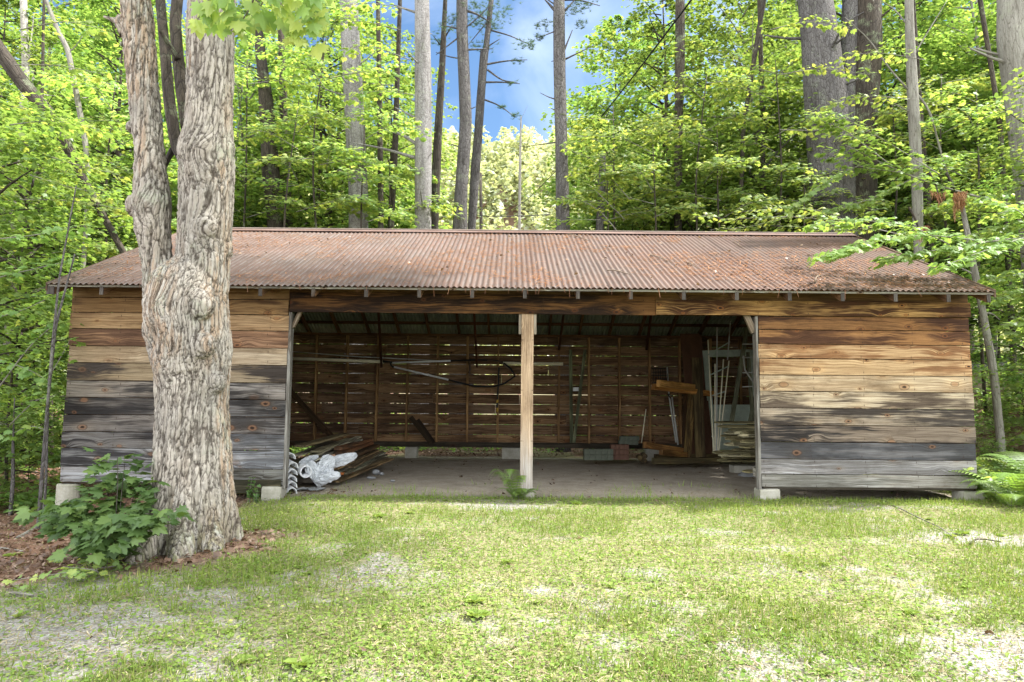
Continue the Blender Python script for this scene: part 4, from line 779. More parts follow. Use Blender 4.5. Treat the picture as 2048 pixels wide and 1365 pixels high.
# crate under the left wall
mb = MB()
for z0 in (.02, -.06): mb.board([-3.45, 8.55, z0], [-2.98, 8.55, z0], [0, 0, .05], [0, .03, 0], b=sl(120, 110, 30), sc=sl(60, 54, 20))
mb.board([-3.45, 8.62, -.02], [-2.98, 8.62, -.02], [0, 0, .16], [0, .02, 0], b=sl(50, 50, 26), sc=sl(30, 30, 20)); recentre(mb.build('yellow_crate', M_WOOD, None, label='yellowish slatted crate under the left wall beside the pier', cat='crate'))

# ================================================================== trees
class TB:
    """collects tapered woody tubes into one bark mesh"""
    def __init__(s): s.V = []; s.Q = []; s.T = []; s.bk = []; s.n = 0
    def limb(s, pts, r, n=10, sub=6, rough=.06, sd=None):
        pts = np.asarray(pts, float); r = np.broadcast_to(np.asarray(r, float), (len(pts),)); sd = rng.random() * 90 if sd is None else sd
        m = (len(pts) - 1) * sub + 1; t = np.linspace(0, len(pts) - 1, m); q = np.stack([np.interp(t, range(len(pts)), pts[:, k]) for k in range(3)], 1)
        if sub > 2:
            for _ in range(2): q[1:-1] = (q[:-2] + 2 * q[1:-1] + q[2:]) / 4
        rr = np.interp(t, range(len(pts)), r); V, Q, T = tube_arr(q, rr, n)
        L = np.concatenate([[0], np.cumsum(np.linalg.norm(np.diff(q, axis=0), axis=1))]); th = np.arange(n) / n * 2 * math.pi
        k = 1 + rough * (fbm(np.cos(th)[None] * 1.5 + sd, np.sin(th)[None] * 1.5, L[:, None] * 1.2 / max(.05, rr.max() * 4) + sd, 3) - .5) * 2
        V[:m * n] = (q[:, None] + (V[:m * n].reshape(m, n, 3) - q[:, None]) * k[:, :, None]).reshape(-1, 3)
        b = np.zeros((len(V), 3)); b[:m * n, 0] = (np.cos(th)[None] * rr[:, None]).ravel() + sd; b[:m * n, 1] = (np.sin(th)[None] * rr[:, None]).ravel(); b[:m * n, 2] = np.repeat(L, n)
        s.V.append(V); s.Q.append(Q + s.n); s.T.append(T + s.n); s.bk.append(b); s.n += len(V)
    def mesh(s, name, mat):
        return mesh_np(name, np.concatenate(s.V), [np.concatenate(s.Q), np.concatenate(s.T)], mat, dict(bk=('V', np.concatenate(s.bk))), True)

def crown_mesh(name, H, h0, Rm, nb, per, lsize, mat=M_LEAF, tm=(SLEAF, SLEAF_T), seed=0, prof=None, droop=.25, limbs=None):
    """flat layered sprays of leaves carried on limbs; also adds the limbs to a TB"""
    r = np.random.default_rng(seed); Ps = []; As = []; Ns = []; Ss = []; Lc = []
    for b in range(nb):
        u = (b + r.random()) / nb; h = h0 + (H - h0) * u
        w = prof(u) if prof else math.sin(math.pi * min(1, .12 + .86 * u) ** .8) ** .7
        L = Rm * w * (.55 + .5 * r.random()); az = b * 2.39996 + r.normal(0, .5); up = .35 * (1 - u) * 0 + .25 + .45 * u + r.normal(0, .12)
        dx, dy = math.cos(az), math.sin(az); m = int(1.05 * per * (.4 + .8 * w) * (.7 + .6 * r.random()))
        t = np.sqrt(r.random(m)) * .88 + .14; lat = r.normal(0, 1, m) * L * .24 * (1.15 - t * .55)
        t = np.round(t * 9 + r.normal(0, .25, m)) / 9 if m > 30 else t
        tone = r.normal(0, .10)
        x = dx * L * t - dy * lat; y = dy * L * t + dx * lat; z = h + L * (up * t - droop * t * t) - .25 * np.abs(lat) ** 1.3 + r.normal(0, .035 + .02 * L, m)
        Ps.append(np.stack([x, y, z], 1)); a = np.stack([dx + r.normal(0, .8, m) - dy * np.sign(lat) * .7, dy + r.normal(0, .8, m) + dx * np.sign(lat) * .7, r.normal(-.25, .3, m)], 1); As.append(a)
        Ns.append(np.stack([r.normal(0, .24, m), r.normal(0, .24, m), np.ones(m)], 1)); Ss.append(lsize * (.5 + .65 * r.random(m))); Lc.append(np.clip(.45 + tone + r.normal(0, .2, m), 0, 1))
        if limbs is not None:
            c = [np.array([0, 0, h - .05 * L]), np.array([dx * L * .35, dy * L * .35, h + L * (up * .35 - droop * .12)]), np.array([dx * L * .8, dy * L * .8, h + L * (up * .8 - droop * .64)])]
            if b % 2 == 0: limbs.limb(c, [.012 + .012 * L, .006 + .007 * L, .005], 5, 3, .02)
    Ps, As, Ns, Ss, Lc = map(np.concatenate, (Ps, As, Ns, Ss, Lc))
    return leafmesh(name, Ps, As, Ns, Ss, tm[0], tm[1], mat, Lc)

def make_kind(H, h0, Rm, nb, per, ls, seed, bark, tr, sides=10, prof=None):
    tb = TB(); r = np.random.default_rng(seed + 99); n = 7; z = np.linspace(-.5, H * .97, n); ox = np.cumsum(r.normal(0, H * .008, n)); oy = np.cumsum(r.normal(0, H * .008, n)); ox -= ox[0]; oy -= oy[0]
    tb.limb(np.stack([ox, oy, z], 1), tr * (1 - .88 * np.linspace(0, 1, n)), sides, 6)
    c = crown_mesh('crown', H, h0, Rm, nb, per, ls, seed=seed, limbs=tb, prof=prof); return tb.mesh('trunk', bark), c
low = lambda u: .55 + .45 * math.sin(math.pi * min(1, u * .9 + .1))
KINDS = {
    'sap1': make_kind(5.5, .5, 2.1, 60, 110, .115, 1, M_DBARK, .026, 8, low), 'sap2': make_kind(7.0, .8, 2.5, 72, 120, .12, 2, M_DBARK, .034, 8, low),
    'mid1': make_kind(13, 1.6, 3.2, 115, 118, .135, 3, M_DBARK, .12), 'mid2': make_kind(12, 2.2, 3.6, 105, 130, .135, 4, M_SBARK, .10),
    'tall1': make_kind(21, 5, 4.6, 150, 170, .17, 5, M_DBARK, .17), 'tall2': make_kind(20, 3.5, 4.2, 150, 170, .17, 6, M_LBARK, .16), 'shrub': make_kind(2.6, .1, 1.2, 40, 70, .095, 8, M_DBARK, .02, 6, low)}
def place_tree(kind, x, y, s, label, cat='tree', group=None, name='leafy_tree', z=None):
    o = thing(name, label, cat, group, (x, y, float(gz(x, y)) if z is None else z)); o.scale = (s, s, s * (.92 + .2 * random.random())); o.rotation_euler = (0, 0, random.random() * 6.28)
    for nm, me in zip(('trunk', 'crown'), KINDS[kind]): link(nm, me, o)
    return o
def at(px, Y): return float(P(px, 700, Y)[0])

def gap_ok(px, Y, rpx):
    lo_, hi_ = 870, 1128
    return px + rpx < lo_ or px - rpx > hi_
# understory behind the shed, then ranks of taller trees; the gap in the middle stays open
ranks = [('sap', 17.2, 19.5, 2.3, 'slender young maple just behind the shed', 1.0), ('mid', 20, 24, 3.6, 'mid height maple standing in the green wood', 1.0), ('tall', 32, 39, 11, 'tall leafy tree in the back of the wood', 1.15), ('tall', 42, 52, 15, 'tall leafy tree at the far edge of the wood', 1.5)]
cnt = 0
for (kd, y0, y1, sp, lb, sc0) in ranks:
    rx_ = {'sap': 1.7, 'mid': 2.6, 'tall': 3.6}[kd]
    hw = y1 * .80 + 3; x = -hw + random.random()
    while x < hw:
        y = y0 + (y1 - y0) * random.random(); px = 1024 + 1365 * x / y; s = sc0 * random.uniform(.85, 1.15)
        rp = rx_ * s / y * 1365
        if gap_ok(px, y, rp) or (kd == 'sap' and random.random() < .0):
            side = 'left of' if px < 1000 else 'right of'
            place_tree(kd + random.choice('12'), x, y, s, lb + ', ' + side + ' the sky gap', group=lb.replace('tree', 'trees').replace('maple', 'maples') + ' ' + side + ' the gap'); cnt += 1
        x += sp * random.uniform(.8, 1.2)
# fillers hugging the sides of the gap
for px, Y, kd, s in ((770, 20, 'mid1', .82), (1225, 20, 'mid2', .85), (1240, 26, 'mid1', 1.25), (765, 27, 'mid2', 1.2), (1330, 19, 'mid1', 1.0), (1500, 18.5, 'mid2', .95), (640, 18.5, 'mid1', .9), (470, 19, 'mid2', .95), (1840, 17.5, 'mid1', .9), (1990, 18, 'mid2', 1.0), (200, 17, 'mid1', .9), (30, 17, 'mid2', 1.0)):
    place_tree(kd, at(px, Y), Y, s, 'leafy maple whose layered sprays frame the %s side of the sky gap' % ('left' if px < 1000 else 'right') if 700 < px < 1300 else 'full crowned maple in the front rank of the wood, %s half' % ('left' if px < 1000 else 'right'), group='maples framing the gap' if 700 < px < 1300 else 'full crowned maples in the front rank')
for i, (px, s) in enumerate(((480, 1.1), (590, 1.0), (690, .8), (775, 1.0), (1205, .75), (1290, 1.1), (1420, 1.0), (1530, 1.1), (1780, 1.1), (1900, 1.0))):
    place_tree(random.choice(('sap1', 'sap2')), at(px, 17.9), 17.6 + .6 * random.random(), s * 1.15, 'low leafy sapling crowding against the back of the shed, %s the sky gap' % ('left of' if px < 1000 else 'right of'), group='low saplings behind the shed ' + ('left' if px < 1000 else 'right') + ' of the gap', name='maple_sapling', cat='sapling')
# saplings and shrubs beside the shed
for i, (px, Y, kd, s) in enumerate(((-60, 8.8, 'sap1', .85), (40, 10.5, 'sap2', .75), (95, 13.5, 'sap1', .9), (-120, 12.5, 'sap2', 1.0), (150, 15.3, 'sap2', .9), (-40, 15, 'mid1', .75))):
    place_tree(kd, at(px, Y), Y, s, 'leafy maple sapling crowding the left end of the shed', group='saplings beside the left end', name='maple_sapling', cat='sapling')
for i, (px, Y, kd, s) in enumerate(((2075, 12.5, 'sap1', .75), (2150, 10.5, 'sap2', .8), (1990, 17, 'sap2', .9), (2120, 16, 'mid2', .8))):
    place_tree(kd, at(px, Y), Y, s, 'leafy maple sapling standing off the right end of the shed', group='saplings beside the right end', name='maple_sapling', cat='sapling')
for px, Y, s in ((20, 12, .55), (75, 11, .45), (110, 12.8, .5), (1985, 11.5, .35), (2040, 12.5, .4), (1975, 10.2, .22), (10, 9.0, .35), (60, 15, .6)):
    place_tree('shrub', at(px, Y), Y, s, 'low leafy shrub on the forest floor %s the shed' % ('left of' if px < 1000 else 'right of'), 'shrub', 'low shrubs ' + ('left' if px < 1000 else 'right') + ' of the shed', 'leafy_shrub')

# ---- individual trunks measured from the photograph: (py, px centre, width px)
def bole(label, Y, prof, bark, name='pine_tree', cat='tree', extra=3.5, sides=18, stubs=(), group=None, tufts=(), rough=.05, crown=None):
    prof = sorted(prof, key=lambda q: -q[0]); pts = []; rr = []
    for py, px, w in prof:
        p = P(px, py, Y); pts.append(p); rr.append(w / 2 * np.linalg.norm((p - _C)[1:]) / FPX * .99)
    zb = float(gz(pts[0][0], Y)) - .3
    if pts[0][2] > zb + .2: pts.insert(0, np.array([pts[0][0] * 1.0, Y, zb])); rr.insert(0, rr[0] * 1.12)
    d = (pts[-1] - pts[-2]); d = d / np.linalg.norm(d); top = pts[-1] + d * extra; pts.append(top); rr.append(rr[-1] * .75)
    base = np.array([pts[0][0], Y, float(gz(pts[0][0], Y))]); pts = np.array(pts) - base
    o = thing(name, label, cat, group, base.tolist()); tb = TB(); tb.limb(pts, rr, sides, 10, rough)
    if max(rr) > .13:                       # broken limb stubs and dead twigs up the stem
        for _ in range(9):
            s_ = rng.uniform(.15, .98) * (len(pts) - 1); i0 = int(s_); c = pts[i0] + (pts[min(i0 + 1, len(pts) - 1)] - pts[i0]) * (s_ - i0); az = rng.random() * 6.28; d = np.array([math.cos(az), math.sin(az), rng.uniform(-.1, .5)]); L = max(rr) * rng.uniform(1.1, 1.8) if rng.random() < .5 else rng.uniform(.5, 1.3)
            r0 = max(rr) * .09 + .004; tb.limb([c, c + d * L * .5, c + d * L + [0, 0, .12 * L]], [r0, r0 * .7, r0 * .35], 6, 3, .05)
    link('trunk', tb.mesh('trunk', bark), o)
    for k, (pp, r0) in enumerate(stubs):
        t2 = TB(); q = [P(*(a if len(a) == 3 else (a[0], a[1], Y))) - base for a in pp]; n_ = len(q); t2.limb(q, np.linspace(r0, r0 * .3, n_), 7, 4, .1); link('branch', t2.mesh('branch', bark), o)
    if tufts:
        Ps = []; As = []
        for (px, py, sz) in tufts:
            c = P(px, py, Y) - base
            for _ in range(int(34 * sz / 20)):
                q = c + rng.normal(0, 1, 3) * np.array([1.4, 1, .55]) * sz / FPX * Y * .5; m = 22; v = rng.normal(0, 1, (m, 3)); v[:, 2] = np.abs(v[:, 2]) * .6; Ps.append(np.tile(q, (m, 1))); As.append(v)
        Ps = np.concatenate(Ps); As = np.concatenate(As); n_ = len(Ps); me_ = leafmesh('needles', Ps, As, rng.normal(0, 1, (n_, 3)), rng.uniform(.05, .12, n_), np.array([[-.035, 0, 0], [.035, 0, 0], [.0, 1, 0]]), [[0, 1, 2]], M_PINE, rng.random(n_)); link('needles', me_, o)
    if crown:
        me_ = crown_mesh('crown', *crown['a'], seed=crown.get('seed', 5)); c = link('crown', me_, o); c.location = (Vector(top) - Vector(base)) + Vector(crown.get('off', (0, 0, 0)))
    return o
rs = lambda x0, y0, x1, y1, k=.0: ((x0, y0), ((x0 + x1) / 2, (y0 + y1) / 2 + k), (x1, y1))
bole('tall straight pale grey pine left of the sky gap', 16.0, [(460, 846, 33), (300, 847, 33), (150, 846, 31), (0, 844, 26)], M_LBARK, stubs=[(rs(835, 290, 770, 260, -6), .05), (rs(836, 318, 700, 285, -4), .045), (rs(843, 355, 815, 330), .05), (rs(838, 240, 790, 215), .035), (rs(845, 150, 832, 85), .05), (rs(845, 30, 780, 8), .04)])
bole('grey pine with lichen at the left edge of the sky gap, leaning slightly', 16.6, [(462, 920, 30), (400, 921, 26), (250, 932, 24), (150, 928, 22), (60, 924, 21), (0, 924, 20)], M_PBARK, tufts=[(905, 40, 20), (945, 10, 24)], stubs=[(rs(925, 20, 980, 45, -5), .04), (rs(925, 60, 880, 50), .03), (rs(930, 100, 985, 98), .03), (rs(924, 70, 872, 110), .025)])
bole('slim forked pine leaning right in the sky gap', 17.2, [(460, 943, 16), (350, 950, 19), (250, 958, 16), (150, 966, 13), (60, 976, 10)], M_PBARK, extra=2.5, stubs=[(((957, 250), (960, 170), (963, 100)), .10), (rs(968, 130, 1055, 120, -3), .03), (rs(968, 165, 1040, 168, -2), .03), (rs(975, 140, 1035, 165, 10), .028), (rs(970, 200, 1030, 235, -6), .025), (rs(978, 60, 1060, 90, -4), .025), (rs(965, 100, 1000, 78), .025), (rs(978, 40, 930, 98), .02)],
     tufts=[(975, 30, 34), (1000, 15, 26), (960, 45, 24), (1050, 88, 16), (960, 95, 20), (1062, 96, 12), (1035, 124, 9), (1022, 168, 8), (1030, 232, 10), (1005, 215, 8), (985, 50, 26)])
bole('straight dark grey pine at the right edge of the sky gap', 15.8, [(465, 1126, 29), (300, 1123, 24), (150, 1119, 23), (40, 1118, 22), (0, 1118, 20)], M_PBARK, stubs=[(rs(1116, 28, 1090, 0), .05), (rs(1122, 30, 1150, 0), .04), (rs(1125, 110, 1145, 60), .03), (rs(1115, 200, 1080, 186, 2), .02), (rs(1128, 120, 1190, 90), .025), (rs(1118, 60, 1072, 78), .02), (rs(1118, 0, 1200, 12, -6), .03), (rs(1112, 285, 1040, 294, 1), .018)], tufts=[(1085, 50, 18), (1150, 20, 20), (1078, 75, 10), (1160, 50, 12), (1170, 5, 18)])
bole('darker thin pine close behind the pale grey one', 18, [(460, 868, 17), (350, 872, 18), (250, 877, 15), (120, 885, 12), (55, 888, 9)], M_DBARK, extra=1.5, stubs=[(rs(887, 80, 905, 50), .03), (rs(880, 90, 865, 70), .02)], tufts=[(893, 60, 18), (880, 85, 14)])
bole('broad grey pine left of the pale one, half hidden by leaves', 16.4, [(420, 718, 38), (250, 710, 37), (120, 703, 35), (0, 697, 32)], M_LBARK)
bole('thin dark stem right of the half hidden pine', 16.6, [(450, 762, 11), (200, 759, 10), (70, 757, 8)], M_DBARK, name='young_tree')
bole('thin brownish stem beside the half hidden pine', 17, [(440, 782, 13), (300, 790, 12), (150, 795, 9)], M_DBARK, name='young_tree')
bole('dark rough trunk in the shade right of the double maple', 16.2, [(450, 552, 32), (350, 542, 34), (200, 532, 27), (140, 525, 20)], M_DBARK, name='old_tree')
bole('second dark trunk low behind the roof in the left wood', 17, [(450, 575, 22), (380, 572, 20), (250, 568, 15)], M_DBARK, name='old_tree')
bole('short brownish snag right of the dark grey pine', 16, [(465, 1199, 16), (400, 1203, 17), (330, 1205, 13)], M_PBARK, extra=.3, name='dead_snag', cat='snag')
bole('dark straight trunk between the gap and the big pines', 17, [(460, 1356, 15), (250, 1357, 16), (120, 1360, 18), (30, 1360, 17)], M_DBARK, name='old_tree')
bole('thin grey stem left of the big pines', 16.5, [(450, 1480, 9), (250, 1487, 8), (60, 1518, 9)], M_DBARK, name='young_tree')
bole('second thin dark stem left of the big pines', 17, [(430, 1527, 10), (250, 1525, 9), (0, 1519, 8)], M_DBARK, name='young_tree')
bole('largest pine, massive grey left trunk of the pair behind the right roof', 15.4, [(470, 1672, 84), (330, 1660, 82), (200, 1651, 76), (80, 1640, 66), (0, 1630, 58)], M_PBARK, sides=28, stubs=[(rs(1665, 110, 1668, 20, -2), .06), (rs(1655, 95, 1598, 25, 6), .035), (rs(1665, 60, 1735, 20), .03)])
bole('dark twin of the massive pine, right trunk of the pair', 15.7, [(460, 1716, 62), (300, 1722, 60), (200, 1724, 58), (100, 1730, 60), (0, 1731, 52)], M_DBARK, sides=24)
bole('slimmer grey pine squeezed between the two massive trunks', 15.6, [(330, 1694, 34), (200, 1693, 32), (100, 1697, 30), (0, 1700, 26)], M_PBARK, sides=18)
bole('slender tan stem right of the big pines', 13.5, [(460, 1836, 18), (350, 1834, 21), (200, 1826, 20), (80, 1820, 16), (0, 1818, 14)], M_SBARK, name='young_tree', stubs=[(rs(1822, 60, 1760, 0, -10), .02), (rs(1828, 110, 1895, 0, 0), .018), (((1826, 190), (1780, 140), (1740, 80), (1690, 35)), .022), (((1826, 180), (1860, 220), (1885, 320), (1897, 350)), .03), (rs(1829, 230, 1745, 190, -4), .014)])
bole('dark thin stem right of the slender tan one', 15.5, [(440, 1858, 13), (330, 1848, 12), (240, 1842, 9)], M_DBARK, name='young_tree')
bole('thin curved stem leaning in from the upper right', 14, [(420, 2010, 10), (250, 2000, 9), (120, 1980, 8), (0, 1960, 8)], M_DBARK, name='young_tree')
bole('large smooth barked tree cut by the right edge of the photo', 11.2, [(960, 2135, 92), (390, 2072, 66), (200, 2048, 62), (80, 2032, 60), (0, 2027, 50)], M_SBARK, name='maple_tree', sides=30, rough=.03)
bole('thin leaning grey trunk just off the right corner of the shed', 10.6, [(880, 2001, 15), (750, 1988, 15), (620, 1965, 13), (560, 1952, 13), (480, 1937, 11)], M_SBARK, name='young_tree', extra=.6, stubs=[(rs(1965, 628, 2000, 640, -8), .02), (rs(1945, 548, 1900, 525, 0), .015), (rs(1945, 530, 1925, 470, -5), .012)])
bole('white barked birch at the far left', 14.5, [(470, 38, 24), (380, 28, 24), (300, 40, 15), (150, 52, 13), (0, 47, 11)], M_BIRCH, name='birch_tree', stubs=[(((28, 380), (8, 300), (2, 250)), .07), (rs(52, 160, 68, 30), .03)])
bole('second birch stem leaning at the left margin', 15, [(440, 45, 18), (330, 20, 16), (250, -8, 12)], M_BIRCH, name='birch_tree')
bole('crooked grey sapling between the birch and the maple', 12.5, [(360, 178, 8), (280, 170, 10), (200, 155, 10), (100, 136, 9), (60, 115, 8), (0, 92, 6)], M_SBARK, name='young_tree', stubs=[(rs(137, 105, 165, 72, 6), .014)])
bole('thin reddish stem in the left wood', 14, [(520, 82, 6), (300, 82, 6), (100, 86, 5)], M_DBARK, name='young_tree')
for (lb, Y, pr) in (('two metre grey sapling stem nearest the left corner of the shed', 7.6, [(975, 82, 7), (850, 92, 6), (700, 104, 5), (560, 118, 4), (440, 140, 3)]), ('thinner sapling stem rising beside the nearest one', 7.8, [(960, 92, 5), (800, 96, 5), (650, 112, 5), (575, 132, 4)]), ('dark short sapling stem at the left margin', 8.5, [(960, 26, 7), (890, 26, 5), (860, 27, 3)])):
    bole(lb, Y, pr, M_PBARK, name='sapling_stem', cat='sapling', extra=.4, sides=8)
# leaning dark tree at the upper left
bole('dark lichened trunk leaning steeply across the upper left', 10.6, [(520, 255, 12), (430, 205, 14), (330, 152, 16), (280, 128, 20), (220, 92, 24), (170, 48, 26), (110, 5, 26), (60, -30, 26)], M_DBARK, name='leaning_tree', stubs=[(((85, 205), (50, 150), (8, 103)), .03)]).location[2] += 0
# pale far trunks on the lit slope
def trim_to(me, off):
    # the crown's underside stays high over the roof: leaf faces lower than the browse line are removed
    import bmesh
    bm = bmesh.new(); bm.from_mesh(me); kill = [v for v in bm.verts if v.co.z + off[2] < 1.5 + .66 * (v.co.y + off[1])]; bmesh.ops.delete(bm, geom=kill, context='VERTS'); bm.to_mesh(me); bm.free()
# ---- the double maple in front
def maple():
    Yc = 5.75; base = P(385, 1075, Yc); base[2] = float(gz(base[0], Yc))
    o = thing('maple_tree', 'old burled double trunked maple standing in front of the shed', 'tree', loc=base.tolist())
    bm_V = []; bm_Q = []; bm_T = []; nn = [0]
    def addt(pts, rr, n=28, sub=4, flat=1.0):
        pts = np.asarray(pts, float); m = (len(pts) - 1) * sub + 1; t = np.linspace(0, len(pts) - 1, m); q = np.stack([np.interp(t, range(len(pts)), pts[:, k]) for k in range(3)], 1); r_ = np.interp(t, range(len(pts)), rr)
        for _ in range(2): q[1:-1] = (q[:-2] + 2 * q[1:-1] + q[2:]) / 4; r_[1:-1] = (r_[:-2] + 2 * r_[1:-1] + r_[2:]) / 4
        V, Q, T = tube_arr(q, r_, n)
        bm_V.append(V); bm_Q.append(Q + nn[0]); bm_T.append(T + nn[0]); nn[0] += len(V)
    def adds(c, r_, sq=(1, 1, 1)):
        V, Q = blob(np.asarray(c), r_, 0, sq, 0, 1, 24); k = len(V); top = V[:24].mean(0); bot = V[-24:].mean(0)
        j = np.arange(24); T = np.concatenate([np.stack([j, (j + 1) % 24, np.full(24, k)], 1), np.stack([(j + 1) % 24 + k - 24, j + k - 24, np.full(24, k + 1)], 1)]); V = np.concatenate([V, [top, bot]])
        bm_V.append(V); bm_Q.append(Q + nn[0]); bm_T.append(T + nn[0]); nn[0] += len(V)
    def chain(prof, Y, top=None):
        pts = []; rr = []
        for py, x0, x1 in prof: p = P((x0 + x1) / 2, py, Y); pts.append(p - base); rr.append((x1 - x0) / 2 * Y / FPX / .995)
        if top: pts.append(pts[-1] + np.array(top)); rr.append(rr[-1] * .8)
        return pts, rr
    pts, rr = chain([(1150, 300, 468), (1085, 304, 464), (1040, 308, 460), (1000, 311, 458), (900, 316, 455), (800, 320, 450), (750, 318, 454), (700, 304, 457), (650, 294, 453), (610, 300, 452), (575, 306, 450), (545, 322, 446), (522, 338, 432), (505, 358, 405)], Yc); addt(pts, rr, 36)
    pts, rr = chain([(640, 308, 452), (560, 354, 455), (500, 356, 457), (440, 361, 462), (350, 363, 467), (300, 360, 466), (262, 372, 464), (200, 376, 464), (100, 375, 466), (0, 378, 468)], Yc, (.02, .1, 2.4)); addt(pts, rr, 32)
    pts, rr = chain([(680, 306, 392), (620, 290, 372), (560, 288, 343), (500, 282, 340), (440, 270, 337), (405, 264, 339), (380, 271, 337), (300, 273, 325), (200, 260, 317), (100, 250, 309), (0, 242, 303)], Yc - .03, (-.55, .1, 2.3)); addt(pts, rr, 28)
    def sp(px, py, d, r_, sq=(1, 1, 1)): adds(P(px, py, Yc + d) - base, r_, sq)
    sp(392, 300, -.13, .15, (1, .6, 1.1)); sp(405, 455, -.17, .12, (1, .5, 1)); sp(395, 610, -.24, .15, (1, .5, .9)); sp(402, 690, -.24, .13, (1, .5, .8)); sp(318, 610, -.10, .13, (.9, 1, 1)); sp(308, 660, -.08, .10, (.9, 1, 1.3)); sp(272, 412, -.02, .11, (.7, .8, 1)); sp(455, 300, 0, .08, (.7, 1, 1)); sp(325, 745, -.1, .10, (.7, .8, 1)); sp(432, 765, -.12, .09, (.9, .9, 1)); sp(268, 255, 0, .06, (.8, 1, 1)); sp(246, 45, 0, .07, (1.1, .8, 1.1)); sp(452, 500, .02, .09, (.6, 1, 1))
    for a, ln, r_ in ((3.35, .22, .10), (4.2, .34, .11), (4.85, .26, .12), (5.5, .24, .10), (.1, .06, .09), (2.6, .3, .12), (1.5, .3, .12)):
        d = np.array([math.cos(a), math.sin(a), 0]); b0 = d * .16 + [0, 0, .60]; b1 = d * .27 + [0, 0, .20]; b2 = d * (.29 + ln * .5) + [0, 0, .01]; b3 = d * (.31 + ln) + [0, 0, -.12]; addt([b0, b1, b2, b3], [.13, r_, r_ * .75, .03], 12)
    src = mesh_np('src', np.concatenate(bm_V), [np.concatenate(bm_Q), np.concatenate(bm_T)], None)
    tmp = bpy.data.objects.new('tmp', src); COL.objects.link(tmp); md = tmp.modifiers.new('r', 'REMESH'); md.mode = 'VOXEL'; md.voxel_size = .0115; sm = tmp.modifiers.new('s', 'SMOOTH'); sm.iterations = 5; sm.factor = .5
    dg = bpy.context.evaluated_depsgraph_get(); ev = tmp.evaluated_get(dg); me = bpy.data.meshes.new_from_object(ev); bpy.data.objects.remove(tmp); bpy.data.meshes.remove(src)
    n = len(me.vertices); V = np.empty(n * 3, np.float32); me.vertices.foreach_get('co', V); V = V.reshape(-1, 3).astype(float); Nn = np.empty(n * 3, np.float32); me.vertices.foreach_get('normal', Nn); Nn = Nn.reshape(-1, 3)
    # bark coordinates: around / around / up, bent into rings about the burls
    cx = 0 * V[:, 2]; u = np.arctan2(V[:, 1] * 1.0, V[:, 0]) ; co = V.copy(); ring = np.zeros(n)
    W_ = P(1024, 700, Yc)
    burls = [(392, 300, .18), (405, 455, .14), (398, 610, .20), (412, 690, .17), (318, 615, .13), (272, 412, .12), (325, 745, .10), (440, 765, .11)]
    for px, py, R_ in burls:
        c = P(px, py, Yc - .25) - base; d = np.sqrt((V[:, 0] - c[0]) ** 2 + (V[:, 2] - c[2]) ** 2 + (.5 * (V[:, 1] - c[1])) ** 2); k = np.exp(-(d / R_) ** 2 * 1.1) * (V[:, 1] < .15)
        ring += k; co[:, 0] += k * R_ * .55; co[:, 2] += k * d * 2.5
    wx = co[:, 0] + .05 * (fbm(co[:, 0] * 3, co[:, 1] * 3, co[:, 2] * 2.2, 3) - .5); wy = co[:, 1] + .05 * (fbm(co[:, 0] * 3 + 9, co[:, 1] * 3, co[:, 2] * 2.2, 3) - .5); wz = co[:, 2]
    def cell(x, y, z):
        xi, yi, zi = [np.floor(q).astype(np.int64) for q in (x, y, z)]; f1 = np.full(len(x), 9.0); f2 = f1.copy(); idv = np.zeros(len(x))
        for a_ in (-1, 0, 1):
            for b_ in (-1, 0, 1):
                for c_ in (-1, 0, 1):
                    X_, Y_, Z_ = xi + a_, yi + b_, zi + c_; dd = np.sqrt((X_ + _h(X_, Y_, Z_) - x) ** 2 + (Y_ + _h(X_ + 71, Y_, Z_) - y) ** 2 + (Z_ + _h(X_, Y_ + 37, Z_) - z) ** 2)
                    nw = dd < f1; f2 = np.where(nw, f1, np.minimum(f2, dd)); idv = np.where(nw, _h(X_, Y_, Z_ + 13), idv); f1 = np.where(nw, dd, f1)
        return f2 - f1, idv
    jx = .8 * (fbm(wx * 20, wy * 20, wz * 9, 4) - .5); ce, cid = cell(wx * 25 + jx, wy * 25 + jx, wz * 3.2 + 2 * jx); ce2, cid2 = cell(wx * 58 + 3 * jx, wy * 58, wz * 14 + 3 * jx)
    a1 = np.abs(fbm(wx * 30, wy * 30, wz * 2.2, 3) * 2 - 1); a2 = np.abs(noise(wx * 42, wy * 42, wz * 7) * 2 - 1); a3 = fbm(wx * 5, wy * 5, wz * 3.5, 3) - .5
    tilt_ = fbm(wx * 19 + cid * 9, wy * 19, wz * 3, 2) - .5
    disp = .010 * np.clip(ce * 4.5, 0, 1) - .014 + .008 * cid + .012 * tilt_ + .005 * np.clip(ce2 * 4, 0, 1) + .004 * cid2 + .018 * a3 - .005 * (np.clip(a1 * 5, 0, 1) < .3) + .006 * (fbm(V[:, 0] * 45, V[:, 1] * 45, V[:, 2] * 45, 2) - .5)
    root = sstep(.45, .0, V[:, 2]); th = np.arctan2(V[:, 1], V[:, 0]); disp += root * .03 * np.sin(th * 9 + 2 * V[:, 2])
    # hollow under the left burl
    hc = P(305, 668, Yc - .22) - base; dh = np.linalg.norm((V - hc) / np.array([.07, .14, .17]), axis=1); disp -= .07 * np.exp(-dh ** 2)
    V2 = V + Nn * disp[:, None]; me.vertices.foreach_set('co', V2.astype(np.float32).ravel())
    at_ = me.attributes.new('bk', 'FLOAT_VECTOR', 'POINT'); at_.data.foreach_set('vector', np.stack([wx, wy, wz], 1).astype(np.float32).ravel())
